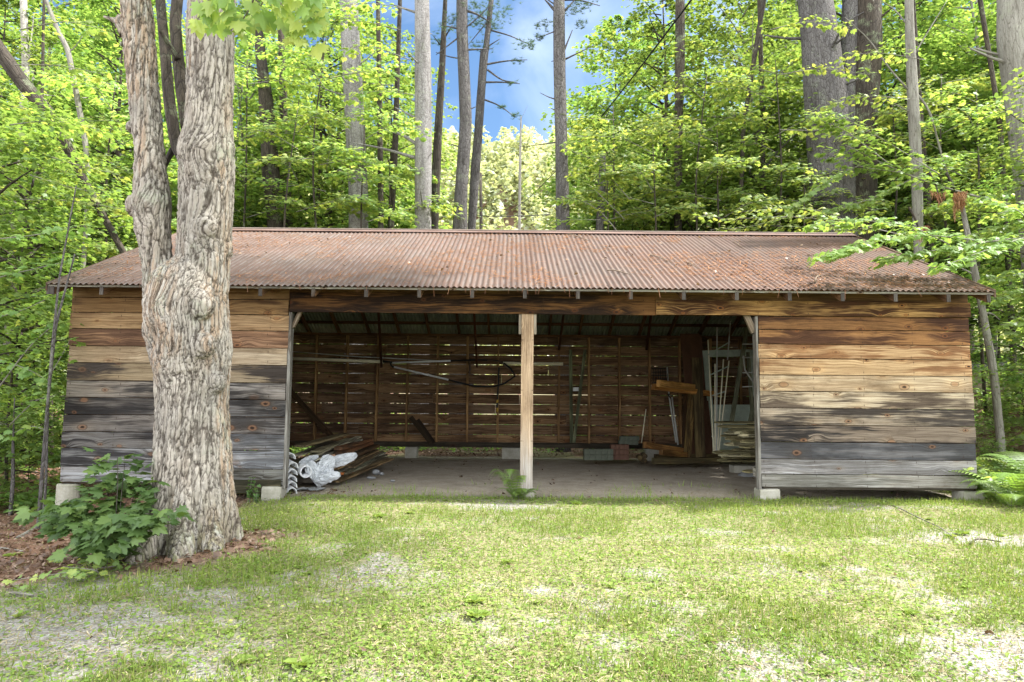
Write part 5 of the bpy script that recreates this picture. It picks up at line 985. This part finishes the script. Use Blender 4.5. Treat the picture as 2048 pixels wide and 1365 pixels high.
    cr = me.attributes.new('crev', 'FLOAT', 'POINT'); cr.data.foreach_set('value', (np.clip(ce * 4.0, 0, 1) * (.45 + .55 * np.clip(ce2 * 5, 0, 1))).astype(np.float32)); me.attributes.new('tan', 'FLOAT', 'POINT').data.foreach_set('value', sstep(.5, .62, fbm(wx * 3.2, wy * 3.2, wz * 1.1, 3)).astype(np.float32))
    me.polygons.foreach_set('use_smooth', np.ones(len(me.polygons), bool)); me.materials.clear(); me.materials.append(maple_bark()); me.update(); me.name = 'trunk'
    link('trunk', me, o)
    tb = TB(); b = lambda px, py, d=0: P(px, py, Yc + d) - base
    tb.limb([b(372, 330, .2), b(352, 290, .4), b(338, 200, .6), b(330, 100, .9), b(322, 20, 1.2), b(316, -80, 1.5)], [.05, .055, .055, .05, .05, .045], 12, 6)
    link('branch', tb.mesh('branch', M_DBARK), o); tb = TB(); tb.limb([b(376, 260, .25), b(366, 190, .4), b(355, 110, .6), b(350, 40, .8), b(362, -60, 1.1)], [.06, .06, .055, .055, .05], 12, 6); tb.limb([b(356, 120, .5), b(340, 95, .5), b(320, 60, .45)], [.03, .028, .022], 8, 5); link('branch', tb.mesh('branch', M_DBARK), o)
    tb = TB(); tb.limb([b(322, 350, .15), b(332, 325, .3), b(345, 300, .4)], [.02, .025, .03], 8, 4); link('branch', tb.mesh('branch', M_DBARK), o)
    tb = TB(); tb.limb([b(250, 70, .0), b(238, 45, 0), b(222, 38, 0), b(208, 34, 0)], [.05, .035, .018, .01], 8, 4); link('branch', tb.mesh('branch', M_MAPLE), o)
    # big crown over the picture
    me = crown_mesh('crown', 6.0, 0, 5.6, 90, 190, .14, seed=77, prof=lambda u: .65 + .35 * math.sin(math.pi * u), droop=.1); c = link('crown', me, o); c.location = (2.6, -.2, 5.6)
    trim_to(me, base + np.array([2.6, -.2, 5.6]))
    # hanging leaves at the top of the view
    Ps = []; As = []; Ns = []; Ss = []; tb = TB(); j0 = b(470, -60, -2.2)
    anchors = [((470, -40), (455, 20), (430, 45)), ((520, -40), (500, 20), (470, 60)), ((560, -30), (575, 25), (590, 70)), ((600, -30), (620, 25), (632, 70)), ((440, -30), (410, 10), (395, 40)), ((640, -40), (640, 0), (625, 35)), ((540, -40), (530, 0), (505, 35))]
    for A_ in anchors:
        q = [P(x, y, 3.7 + .12 * i) - base for i, (x, y) in enumerate(A_)]; tb.limb(q, [.007, .005, .003], 6, 4)
        for t in np.linspace(0, 1, 8):
            s_ = t * 2; i0 = min(1, int(s_)); c = q[i0] + (q[i0 + 1] - q[i0]) * (s_ - i0)
            for _ in range(2):
                Ps.append(c + rng.normal(0, .035, 3)); As.append([rng.normal(.15, .5), rng.normal(-.1, .4), -1]); Ns.append([rng.normal(0, .4), -1, rng.normal(.5, .4)]); Ss.append(rng.uniform(.07, .13))
    link('branch', tb.mesh('branch', M_SBARK), o); n_ = len(Ps); me = leafmesh('hanging_leaves', np.array(Ps), np.array(As), np.array(Ns), np.array(Ss), MLEAF, MLEAF_T, M_LEAF, rng.uniform(.55, 1, n_)); link('hanging_leaves', me, o)
    return o
def maple_bark():
    g = N('furrowed_maple_bark'); bk = g.attr('bk').outputs['Vector']; cr = g.attr('crev').outputs['Fac']; tn = g.attr('tan').outputs['Fac']; tc = g.n('TexCoord').outputs['Object']
    v = g.vmul(bk, (1, 1, .11)); n1 = g.noise(v, 26, 5, .7); n2 = g.noise(g.vmul(bk, (1, 1, .35)), 90, 4, .75); big = g.noise(tc, 2.0, 3); e = g.vor(g.vadd(v, g.vmul(g.comb(n1, n1, n1), (.05, .05, .02))), 24, 'DISTANCE_TO_EDGE').outputs['Distance']
    c = g.mix(g.ramp(big, .38, .62), (.45, .41, .36), (.33, .31, .28)); c = g.mix(g.math('MULTIPLY', tn, g.ramp(n1, .45, .6)), c, (.50, .34, .22))
    c = g.mix(g.ramp(n1, .42, .66, 0, .7), c, (.22, .19, .16)); c = g.mix(g.ramp(n2, .45, .7, 0, .6), c, g.mix(1.0, c, (.45, .42, .38), 'MULTIPLY'))
    li = g.math('MULTIPLY', g.ramp(g.noise(tc, 2.6, 4, .75), .55, .66), g.ramp(n2, .40, .55)); c = g.mix(g.math('MULTIPLY', li, .5), c, (.36, .41, .30))
    zz_ = g.sep(tc)[2]; c = g.mix(g.math('MULTIPLY', g.ramp(zz_, .55, .0), g.ramp(n1, .40, .58)), c, (.17, .17, .10)); c = g.mix(g.ramp(g.noise(g.vmul(tc, (2.2, 2.2, .9)), 2.4, 5, .7), .52, .66, 0, .6), c, (.27, .225, .18))
    c = g.mix(g.ramp(e, .05, .0, 0, .8), c, (.07, .055, .045)); c = g.mix(g.ramp(cr, .42, .06, 0, .82), c, (.045, .035, .028))
    h = g.math('ADD', g.math('ADD', n1, g.math('MULTIPLY', n2, .5)), g.math('MULTIPLY', g.ramp(e, 0, .1), .5)); return g.princ(c, .92, h, 1.0, .012, .12)
maple()

# ---- sprays of big maple leaves: sprout bush, overhanging branches
def spray_plant(o, base, stems, mat, size, name='leaves', bark=M_SBARK, per=14, seed=0, tone=(.2, .8), flat=.35, width=.5):
    r = np.random.default_rng(seed); Ps = []; As = []; Ns = []; Ss = []
    for q, r0 in stems:
        q = [np.asarray(p) - base for p in q]; tb = TB(); tb.limb(q, np.linspace(r0, r0 * .35, len(q)), 6, 4); link('stem', tb.mesh('stem', bark), o)
        L = sum(np.linalg.norm(q[i + 1] - q[i]) for i in range(len(q) - 1)); k = max(4, int(L * per))
        for t in np.linspace(.18, 1, k):
            s_ = t * (len(q) - 1); i0 = min(len(q) - 2, int(s_)); c = q[i0] + (q[i0 + 1] - q[i0]) * (s_ - i0); d = q[i0 + 1] - q[i0]; d = d / np.linalg.norm(d); sd = np.cross(d, UP); sd /= np.linalg.norm(sd) + 1e-6
            for sg in (-1, 1):
                for m in range(2):
                    Ps.append(c + sd * sg * (width * size * (.4 + 1.2 * r.random()) * (1 + m)) + d * r.normal(0, size * .5) + UP * r.normal(0, size * .3)); As.append(sd * sg + d * .6 + np.array([r.normal(0, .3), r.normal(0, .3), -.45 + r.normal(0, .25)])); Ns.append([r.normal(0, flat), r.normal(-.25, flat), 1]); Ss.append(size * r.uniform(.6, 1.2))
    n_ = len(Ps); link(name, leafmesh(name, np.array(Ps), np.array(As), np.array(Ns), np.array(Ss), MLEAF, MLEAF_T, mat, r.uniform(tone[0], tone[1], n_)), o)
def bush():
    Y = 5.25; b = P(235, 1075, Y); b[2] = float(gz(b[0], b[1])); o = thing('maple_sprout', 'dark green maple sprout bush growing at the left foot of the double maple', 'bush', loc=b.tolist()); st = []
    r = np.random.default_rng(4)
    for (tx, ty, dd) in ((235, 915, .1), (250, 925, .2), (205, 960, .2), (60, 1020, .1), (110, 1010, -.2), (140, 1060, -.35), (170, 1095, -.45), (95, 1050, 0), (300, 975, .1), (330, 1035, -.3), (290, 1040, -.3), (165, 1000, .2), (200, 1020, -.1), (255, 1000, .1), (240, 1050, -.4), (130, 1035, .2), (285, 960, .3), (215, 1080, -.5)):
        e = P(tx, ty, Y + dd); e[2] = max(e[2], gz(e[0], e[1]) + .05); m = b + (e - b) * .55 + [0, 0, .16]; st.append(([b + r.normal(0, .03, 3) * [1, 1, 0], m, e], .005))
    spray_plant(o, b, st, M_BUSH, .098, bark=M_DBARK, per=17, seed=3, tone=(.1, .9), width=.5)
bush()
def overhang(label, Y, stems, size, seed, mat=M_LEAF, tone=(.5, 1), name='maple_branch', cat='branch', per=16, width=.6, base=None):
    b = P(*stems[0][0][0][:2], stems[0][0][0][2] if len(stems[0][0][0]) > 2 else Y) if base is None else base; o = thing(name, label, cat, loc=b.tolist())
    spray_plant(o, b, [([P(p[0], p[1], p[2] if len(p) > 2 else Y) for p in q], r_) for q, r_ in stems], mat, size, seed=seed, tone=tone, per=per, width=width)
    return o
overhang('lowest leafy maple branch reaching left over the right end of the roof', 8.2, [(((2120, 470, 8.8), (2000, 480), (1880, 500), (1760, 520)), .014), (((1960, 482), (1860, 470), (1760, 478, 8.0), (1650, 512, 7.9)), .010), (((2050, 475), (1960, 505, 7.9), (1880, 535, 7.7)), .008), (((1900, 490), (1820, 450, 8.4), (1720, 440, 8.6), (1620, 450, 8.8)), .009), (((2080, 470), (2040, 420), (1980, 400, 8.5)), .009), (((1760, 478), (1700, 500, 7.8), (1640, 515, 7.6)), .006)], .10, 11, tone=(.35, .8), per=20)
overhang('leafy maple branch hanging in front of the massive pines', 10.5, [(((2060, 420, 10.5), (1900, 380), (1800, 345), (1690, 290)), .022), (((1800, 345), (1720, 335), (1640, 300)), .010), (((1780, 330), (1690, 260), (1640, 240)), .010), (((1880, 350), (1800, 300), (1700, 240), (1640, 230)), .010), (((1720, 330), (1640, 370), (1580, 420)), .009), (((1820, 360), (1740, 400), (1650, 425)), .009)], .105, 12, tone=(.35, .8), per=18)
overhang('leafy maple branch at the right margin above the ferns', 8.6, [(((2160, 560), (2060, 580), (1990, 600)), .010), (((2160, 620), (2080, 640), (2000, 650)), .010), (((2150, 520), (2050, 545), (1975, 560)), .008), (((2140, 400, 8.4), (2060, 410), (1990, 430)), .010), (((2140, 440, 8.0), (2040, 450), (1940, 470)), .009)], .10, 13, tone=(.4, .85), per=20)
overhang('leafy sapling twigs hanging before the left corner of the shed', 8.0, [(((-20, 800), (60, 690), (120, 640)), .009), (((-20, 560), (60, 540), (150, 520)), .008), (((0, 720), (60, 740), (110, 770)), .007), (((20, 850), (70, 800), (112, 790)), .007), (((-20, 480), (80, 470), (170, 450)), .008), (((-20, 640), (50, 620), (110, 590)), .008), (((90, 860), (60, 850), (20, 870)), .006), (((95, 760), (130, 700), (140, 680)), .005)], .10, 14, tone=(.2, .8), per=11)
overhang('leafy twigs of the understory left of the maple trunk', 9.0, [(((60, 300), (150, 330), (240, 350)), .009), (((40, 400), (140, 400), (250, 420)), .009), (((20, 250), (110, 240), (200, 260)), .009), (((30, 130), (120, 130), (210, 150)), .009), (((40, 60), (130, 40), (210, 60)), .009), (((60, 350), (120, 370), (210, 390)), .008)], .095, 15, tone=(.4, 1), per=11)
overhang('pale green maple spray lying low over the ridge below the massive pines', 12.2, [(((1800, 470), (1700, 445), (1580, 432), (1450, 440)), .012), (((1700, 445), (1640, 420), (1560, 415), (1480, 425)), .008), (((1580, 432), (1500, 455), (1420, 460)), .007), (((1750, 455), (1690, 462), (1620, 455), (1540, 452)), .008), (((1450, 440), (1420, 430), (1392, 435)), .006)], .10, 21, tone=(.5, 1), per=13)
overhang('maple sprays crossing the foot of the dark grey pine', 14.6, [(((1240, 470), (1200, 420), (1150, 395), (1105, 400)), .012), (((1250, 440), (1180, 370), (1140, 350)), .010), (((1260, 400), (1190, 320), (1135, 300)), .010), (((1200, 440), (1140, 440), (1090, 445)), .008)], .11, 22, tone=(.4, 1), per=12)
overhang('maple sprays hiding the upper half of the broad grey pine', 14.8, [(((820, 120), (740, 90), (680, 100)), .012), (((800, 60), (720, 40), (650, 55)), .012), (((830, 190), (750, 180), (690, 200)), .010), (((620, 160), (690, 150), (750, 140)), .010), (((820, 20), (740, 5), (670, 15)), .010), (((640, 330), (700, 318), (760, 330)), .010)], .12, 23, tone=(.5, 1), per=12)
overhang('maple sprays crossing the massive pines high up', 13.0, [(((1560, 150), (1640, 135), (1740, 150)), .010), (((1830, 200), (1740, 190), (1650, 210)), .010), (((1540, 60), (1620, 40), (1700, 55)), .010), (((1850, 120), (1760, 105), (1690, 110)), .010), (((1560, 260), (1640, 262), (1720, 250)), .010)], .11, 24, tone=(.5, 1), per=11)
def spray_tree(label, px, Y, pyb, pyt, seed, n=9, reach=1.7, tone=(.45, 1), size=.105):
    """a young tree whose thin trunk carries flat, nearly level sprays of maple leaves"""
    r = np.random.default_rng(seed); b = P(px, 700, Y); b[2] = float(gz(b[0], Y)); top = P(px + r.normal(0, 20), pyt, Y); o = thing('young_maple', label, 'tree', 'young maples with level sprays behind the roof', b.tolist())
    tb = TB(); tb.limb([b - b, (top - b) * .35 + [r.normal(0, .15), 0, 0], (top - b) * .7 + [r.normal(0, .15), 0, 0], top - b], [.035, .03, .022, .01], 8, 5); link('trunk', tb.mesh('trunk', M_DBARK), o); st = []
    z0 = P(px, pyb, Y)[2]
    for k in range(n):
        z = z0 + (top[2] - z0) * (k + .5 * r.random()) / n; az = k * 2.4 + r.normal(0, .4); L = reach * r.uniform(.6, 1.1); f = (z - b[2]) / (top[2] - b[2]); c = b + (top - b) * f; d = np.array([math.cos(az), math.sin(az) * .75, 0]); s_ = np.array([-d[1], d[0], 0])
        st.append(([c, c + d * L * .5 + [0, 0, .16 * L], c + d * L + [0, 0, .12 * L]], .010))
        for sg in (-1, 1): m = c + d * L * .45 + [0, 0, .14 * L]; st.append(([m, m + d * L * .25 + s_ * sg * L * .25, m + d * L * .4 + s_ * sg * L * .5 - [0, 0, .05 * L]], .006))
    spray_plant(o, b, st, M_LEAF, size, seed=seed, tone=tone, per=15, width=.65, flat=.2)
for i, (px, Y, pb, pt) in enumerate(((500, 15.6, 440, 120), (590, 15.0, 440, 200), (655, 15.5, 430, 60), (745, 15.1, 450, 250), (800, 15.8, 440, 330), (1180, 15.2, 450, 340), (1245, 15.6, 440, 210), (1310, 15.0, 450, 290), (1390, 15.5, 440, 150), (1465, 15.1, 450, 260), (1545, 15.4, 440, 120), (1600, 14.9, 450, 330), (1770, 15.0, 450, 200), (1885, 14.6, 450, 150), (1965, 13.6, 520, 180), (220, 13.2, 470, 150), (120, 12.4, 520, 200))):
    spray_tree('young maple with level leaf sprays growing close behind the roof, %s the sky gap' % ('left of' if px < 1000 else 'right of'), px, Y, pb, pt, 300 + i, n=max(4, int((pb - pt) / 32)))
# dead brown hanging clumps
for i, (px, py, hh, ww, lb) in enumerate(((1912, 385, 48, 36, 'large clump of dead rust brown needles hanging on the branch above the roof corner'), (1838, 455, 30, 22, 'smaller dead brown needle clump hanging left of the large one'), (1878, 385, 22, 16, 'faint dead needle tuft between the two brown clumps'))):
    Y = 10.4; b = P(px, py, Y); o = thing('dead_needle_clump', lb, 'dead twig', loc=b.tolist()); n_ = int(11 * hh * ww / 20); kx = rng.normal(0, ww / 2.4, 9); kl = hh * rng.uniform(.35, 1.1, 9) * np.exp(-(kx / ww) ** 2); ki = rng.integers(0, 9, n_); tt = rng.random(n_); q = np.stack([kx[ki] * (1 - .2 * tt) + rng.normal(0, 2.2, n_) * (1.3 - tt), tt * kl[ki] - np.abs(kx[ki]) * .25], 1); Pp = np.array([P(px + a_, py + c_, Y + rng.normal(0, .1)) - b for a_, c_ in q])
    me = leafmesh('needles', Pp, np.stack([rng.normal(0, .25, n_), rng.normal(0, .25, n_), -np.ones(n_)], 1), rng.normal(0, 1, (n_, 3)), rng.uniform(.05, .12, n_), np.array([[-.05, 0, 0], [.05, 0, 0], [0, 1, 0]]), [[0, 1, 2]], M_STRAW, rng.random(n_)); link('needles', me, o)
    tb = TB(); tb.limb([P(px - 20, py - 40, Y) - b, P(px - 6, py - 15, Y) - b, P(px, py + 10, Y) - b], [.02, .015, .008], 6, 4); link('twig', tb.mesh('twig', M_DBARK), o)
# ---- ferns
def frond(tb_list, b, d, L, up, seed, wide=.30, npin=26):
    r = np.random.default_rng(seed); t = np.linspace(0, 1, npin); d = np.asarray(d, float); s = np.array([-d[1], d[0], 0.0]); V = []; T = []
    ctr = b + d * (L * t[:, None]) * (1 - .15 * t[:, None]) + UP * (L * (up * t - .75 * up * t * t))[:, None]
    for i in range(2, npin):
        w = wide * L * math.sin(math.pi * (.12 + .86 * t[i]) ** .75) ** 1.0; c = ctr[i]; f = (ctr[min(i + 1, npin - 1)] - ctr[i - 1]); f /= np.linalg.norm(f) + 1e-6; hw = L / npin * .46
        for sg in (-1, 1):
            for m in range(5):       # each pinna as five stubby leaflets
                a = m / 5; e = c + s * sg * w * a + f * w * .22 * a - UP * .10 * w * a; g2 = c + s * sg * w * (a + .22) + f * w * .22 * (a + .2) - UP * .10 * w * (a + .2); k = hw * (1.15 - a); n0 = len(V); V += [e - f * k, g2 - f * k * .5, g2 + f * k * .6, e + f * k]; T += [[n0, n0 + 1, n0 + 2], [n0, n0 + 2, n0 + 3]]
    tb_list.append((np.array(V), np.array(T), ctr))
def fern(label, b, n, L, seed, group=None, up=.8, az=None, mat=M_FERN):
    r = np.random.default_rng(seed); b = np.asarray(b, float); o = thing('fern', label, 'fern', group, b.tolist()); fr_ = []; z = np.zeros(3)
    for k in range(n):
        a = (k * 2.4 + r.normal(0, .2)) if az is None else az[k % len(az)] + r.normal(0, .15); frond(fr_, z, (math.cos(a), math.sin(a), 0), L * r.uniform(.75, 1.1), up * r.uniform(.75, 1.25), seed * 31 + k, wide=.24)
    for V, T, ctr in fr_:
        me = mesh_np('frond', V, [T], mat, dict(lc=('F', np.full(len(V), r.uniform(.2, .9))))); f_ = link('frond', me, o)
        tb = TB(); tb.limb(ctr[::5], np.linspace(.004, .0015, len(ctr[::5])), 5, 2, 0); link('rachis', tb.mesh('rachis', M_SBARK), f_)
gp = lambda x, y: (x, y, float(gz(x, y)))
fern('small bright fern at the foot of the centre post', gp(.10, 8.05), 11, .34, 3, up=1.2)
fern('taller fern spreading against the left face of the centre post', gp(.04, 8.12), 7, .36, 4, up=2.4, az=[3.4, 4.2, 5.2, 2.4])
for i, (px, Y, L, n_) in enumerate(((2030, 8.0, 1.0, 16), (1995, 8.9, .8, 12), (2090, 8.3, 1.1, 14), (2005, 7.7, .55, 10), (1975, 10.0, .8, 10))):
    fern(['broad pale fern at the right margin beside the shed', 'fern close behind the right corner pier', 'tall fern cut by the right margin', 'lowest fern in front of the others at the right margin', 'rearmost fern behind the right corner'][i], gp(at(px, Y), Y), n_, L, 20 + i, up=1.25)
for i, (x, y, h) in enumerate(((-3.05, 8.12, .30), (-2.95, 8.05, .18))):
    b = np.array(gp(x, y)); o = thing('weed', ['upright weed growing by the left pier of the opening', 'smaller weed beside the upright one'][i], 'weed', loc=b.tolist()); spray_plant(o, b, [([b, b + [0, 0, h * .5], b + [.01, 0, h]], .004)], M_BUSH, .045, per=40, seed=i, width=.5)
# low leaves under the ferns and under the left bush
for i, (px, py, Y, lb) in enumerate(((1975, 905, 8.8, 'broad leaved ground plants crowding the right corner of the shed'), (2000, 965, 8.3, 'broad leaved ground plants in front of the ferns'), (205, 1085, 5.0, 'light green seedling under the sprout bush'))):
    b = P(px, py, Y); b[2] = gz(b[0], b[1]); o = thing('leafy_plant', lb, 'plant', loc=b.tolist()); r = np.random.default_rng(i + 50); w = .22 if i < 2 else .12
    spray_plant(o, b, [([b, b + [r.normal(0, w), r.normal(0, .2), r.uniform(.05, .3 if i < 2 else .12)], b + [r.normal(0, w * 1.3), r.normal(0, .25), r.uniform(.1, .45 if i < 2 else .15)]], .005) for _ in range(22 if i < 2 else 6)], M_LEAF, .075 if i < 2 else .05, per=9, seed=i, tone=(.5, 1))
# fallen branches and sticks on the ground
def stick(label, pts, r_, name='fallen_branch', cat='branch', mat=M_SBARK):
    q = []
    for px, py in pts:
        for Yd in np.linspace(2.5, 20, 1400):
            a_ = P(px, py, Yd)
            if a_[2] <= gz(a_[0], a_[1]) + .02: break
        q.append(a_ + [0, 0, .015])
    q = np.array(q); b = q[0].copy(); tb = TB(); tb.limb(q - b, np.linspace(r_, r_ * .5, len(q)), 7, 5, .1); o = link(name, tb.mesh(name, mat), None, label=label, cat=cat); o.location = b.tolist(); return o
stick('long thin branch lying on the grass before the right wall', [(1765, 1003), (1800, 1020), (1850, 1045), (1880, 1058), (1910, 1080)], .008)
stick('short dark crooked stick right of the long thin branch', [(1940, 1092), (1952, 1082), (1975, 1083), (2003, 1088)], .008, 'stick', 'stick', M_DBARK)
stick('pale stick lying in the gravel at the left margin', [(22, 1191), (45, 1193), (66, 1196)], .012, 'stick', 'stick')
stick('pale dead branch in the leaf litter behind the sprout bush', [(35, 1080), (80, 1055), (110, 1035), (155, 1005)], .022)
stick('straight grey branch lying on the litter at the left margin', [(0, 1100), (20, 1102), (50, 1107)], .012)
for i, (px, py, px2, py2, Y, r_) in enumerate(((1900, 722, 2080, 730, 16, .14), (1960, 705, 2100, 712, 18, .10), (2020, 800, 2080, 830, 12, .03))):
    a_, b_ = P(px, py, Y), P(px2, py2, Y + .5); a_[2] = max(gz(a_[0], a_[1]) + r_ * .6, 0); b_[2] = gz(b_[0], b_[1]) + r_ * .7; tb = TB(); tb.limb([a_ - a_, (b_ - a_) / 2, b_ - a_], [r_, r_, r_ * .7], 12, 6); o = link('fallen_log', tb.mesh('fallen_log', M_PBARK), None, label=['thick fallen log on the slope right of the shed', 'thinner fallen log higher on the slope', 'thin fallen limb near the right margin'][i], cat='log'); o.location = a_.tolist()
# stones at the foot of the maple
for i, (px, py, r_, lb) in enumerate(((488, 1052, .035, 'pale flat stone right of the maple roots'), (318, 1120, .06, 'grey stone sunk in the grass left of the maple roots'), (470, 1078, .03, 'small grey stone before the maple roots'), (50, 1046, .03, 'small stone in the leaf litter'))):
    Y = 1.3 * 1365 / (py - 797); c = P(px, py, Y); c[2] = gz(c[0], c[1]) + .01; V, Q = blob(c, r_, i * 3 + 1, (1.5, 1, .5), .2, 2, 20); mb = MB(); mb.add(V, Q); recentre(mb.build('stone', M_STONE, None, True, label=lb, cat='stone'))

# ---- power line
up_ = thing('utility_pole', 'distant wooden utility pole standing in the bright gap', 'pole', loc=P(962, 520, 48).tolist()); up_.location[2] = float(gz(up_.location[0], 48)); bb = np.array(up_.location)
tb = TB(); tb.limb([P(963, 520, 48) - bb, P(961, 346, 48) - bb], [.14, .10], 10, 3, 0); o = link('shaft', tb.mesh('shaft', M_DBARK), up_); tb = TB(); tb.limb([P(955, 352, 48) - bb, P(968, 352, 48) - bb], [.05, .05], 6, 2, 0); link('cross_arm', tb.mesh('cross_arm', M_DBARK), up_)
mb = MB(); a_, b_ = P(1005, 430, 46), P(1322, -8, 12); c_ = b_ + (b_ - a_) * .35; t = np.linspace(0, 1, 40)[:, None]; q = a_ + (c_ - a_) * t - np.array([0, 0, 1.0]) * (1.1 * 4 * t * (1 - t)) + 0; mb.tube(q, .016, 6); recentre(mb.build('power_cable', M_BLACK, None, True, label='black overhead cable running diagonally across the sky gap', cat='cable'))
mb = MB(); a_, b_ = P(880, 424, 46), P(1100, 430, 46); mb.tube([a_, (a_ + b_) / 2 - [0, 0, .25], b_], .03, 5); recentre(mb.build('service_cable', M_BLACK, None, True, label='thin level cable low in the bright gap beside the utility pole', cat='cable'))

# ---- far hillside seen through the gap, and the edge of the wood
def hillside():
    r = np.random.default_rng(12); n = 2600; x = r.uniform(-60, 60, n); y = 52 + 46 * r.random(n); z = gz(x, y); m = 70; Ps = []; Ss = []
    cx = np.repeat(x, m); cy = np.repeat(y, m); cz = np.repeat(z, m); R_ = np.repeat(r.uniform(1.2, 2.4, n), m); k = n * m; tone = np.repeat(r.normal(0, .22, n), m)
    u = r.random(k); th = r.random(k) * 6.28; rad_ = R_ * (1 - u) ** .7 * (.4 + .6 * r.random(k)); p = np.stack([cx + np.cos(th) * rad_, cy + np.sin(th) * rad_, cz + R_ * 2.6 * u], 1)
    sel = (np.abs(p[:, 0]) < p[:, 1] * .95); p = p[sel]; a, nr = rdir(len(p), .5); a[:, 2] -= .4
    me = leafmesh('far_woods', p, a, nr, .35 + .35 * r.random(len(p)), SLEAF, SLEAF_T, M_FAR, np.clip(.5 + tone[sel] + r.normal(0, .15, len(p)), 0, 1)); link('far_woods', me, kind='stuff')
hillside()
bole('small pointed young tree topping the hill in the gap', 60, [(330, 1040, 6), (240, 1042, 3)], M_SBARK, name='young_tree', extra=.3, sides=6)
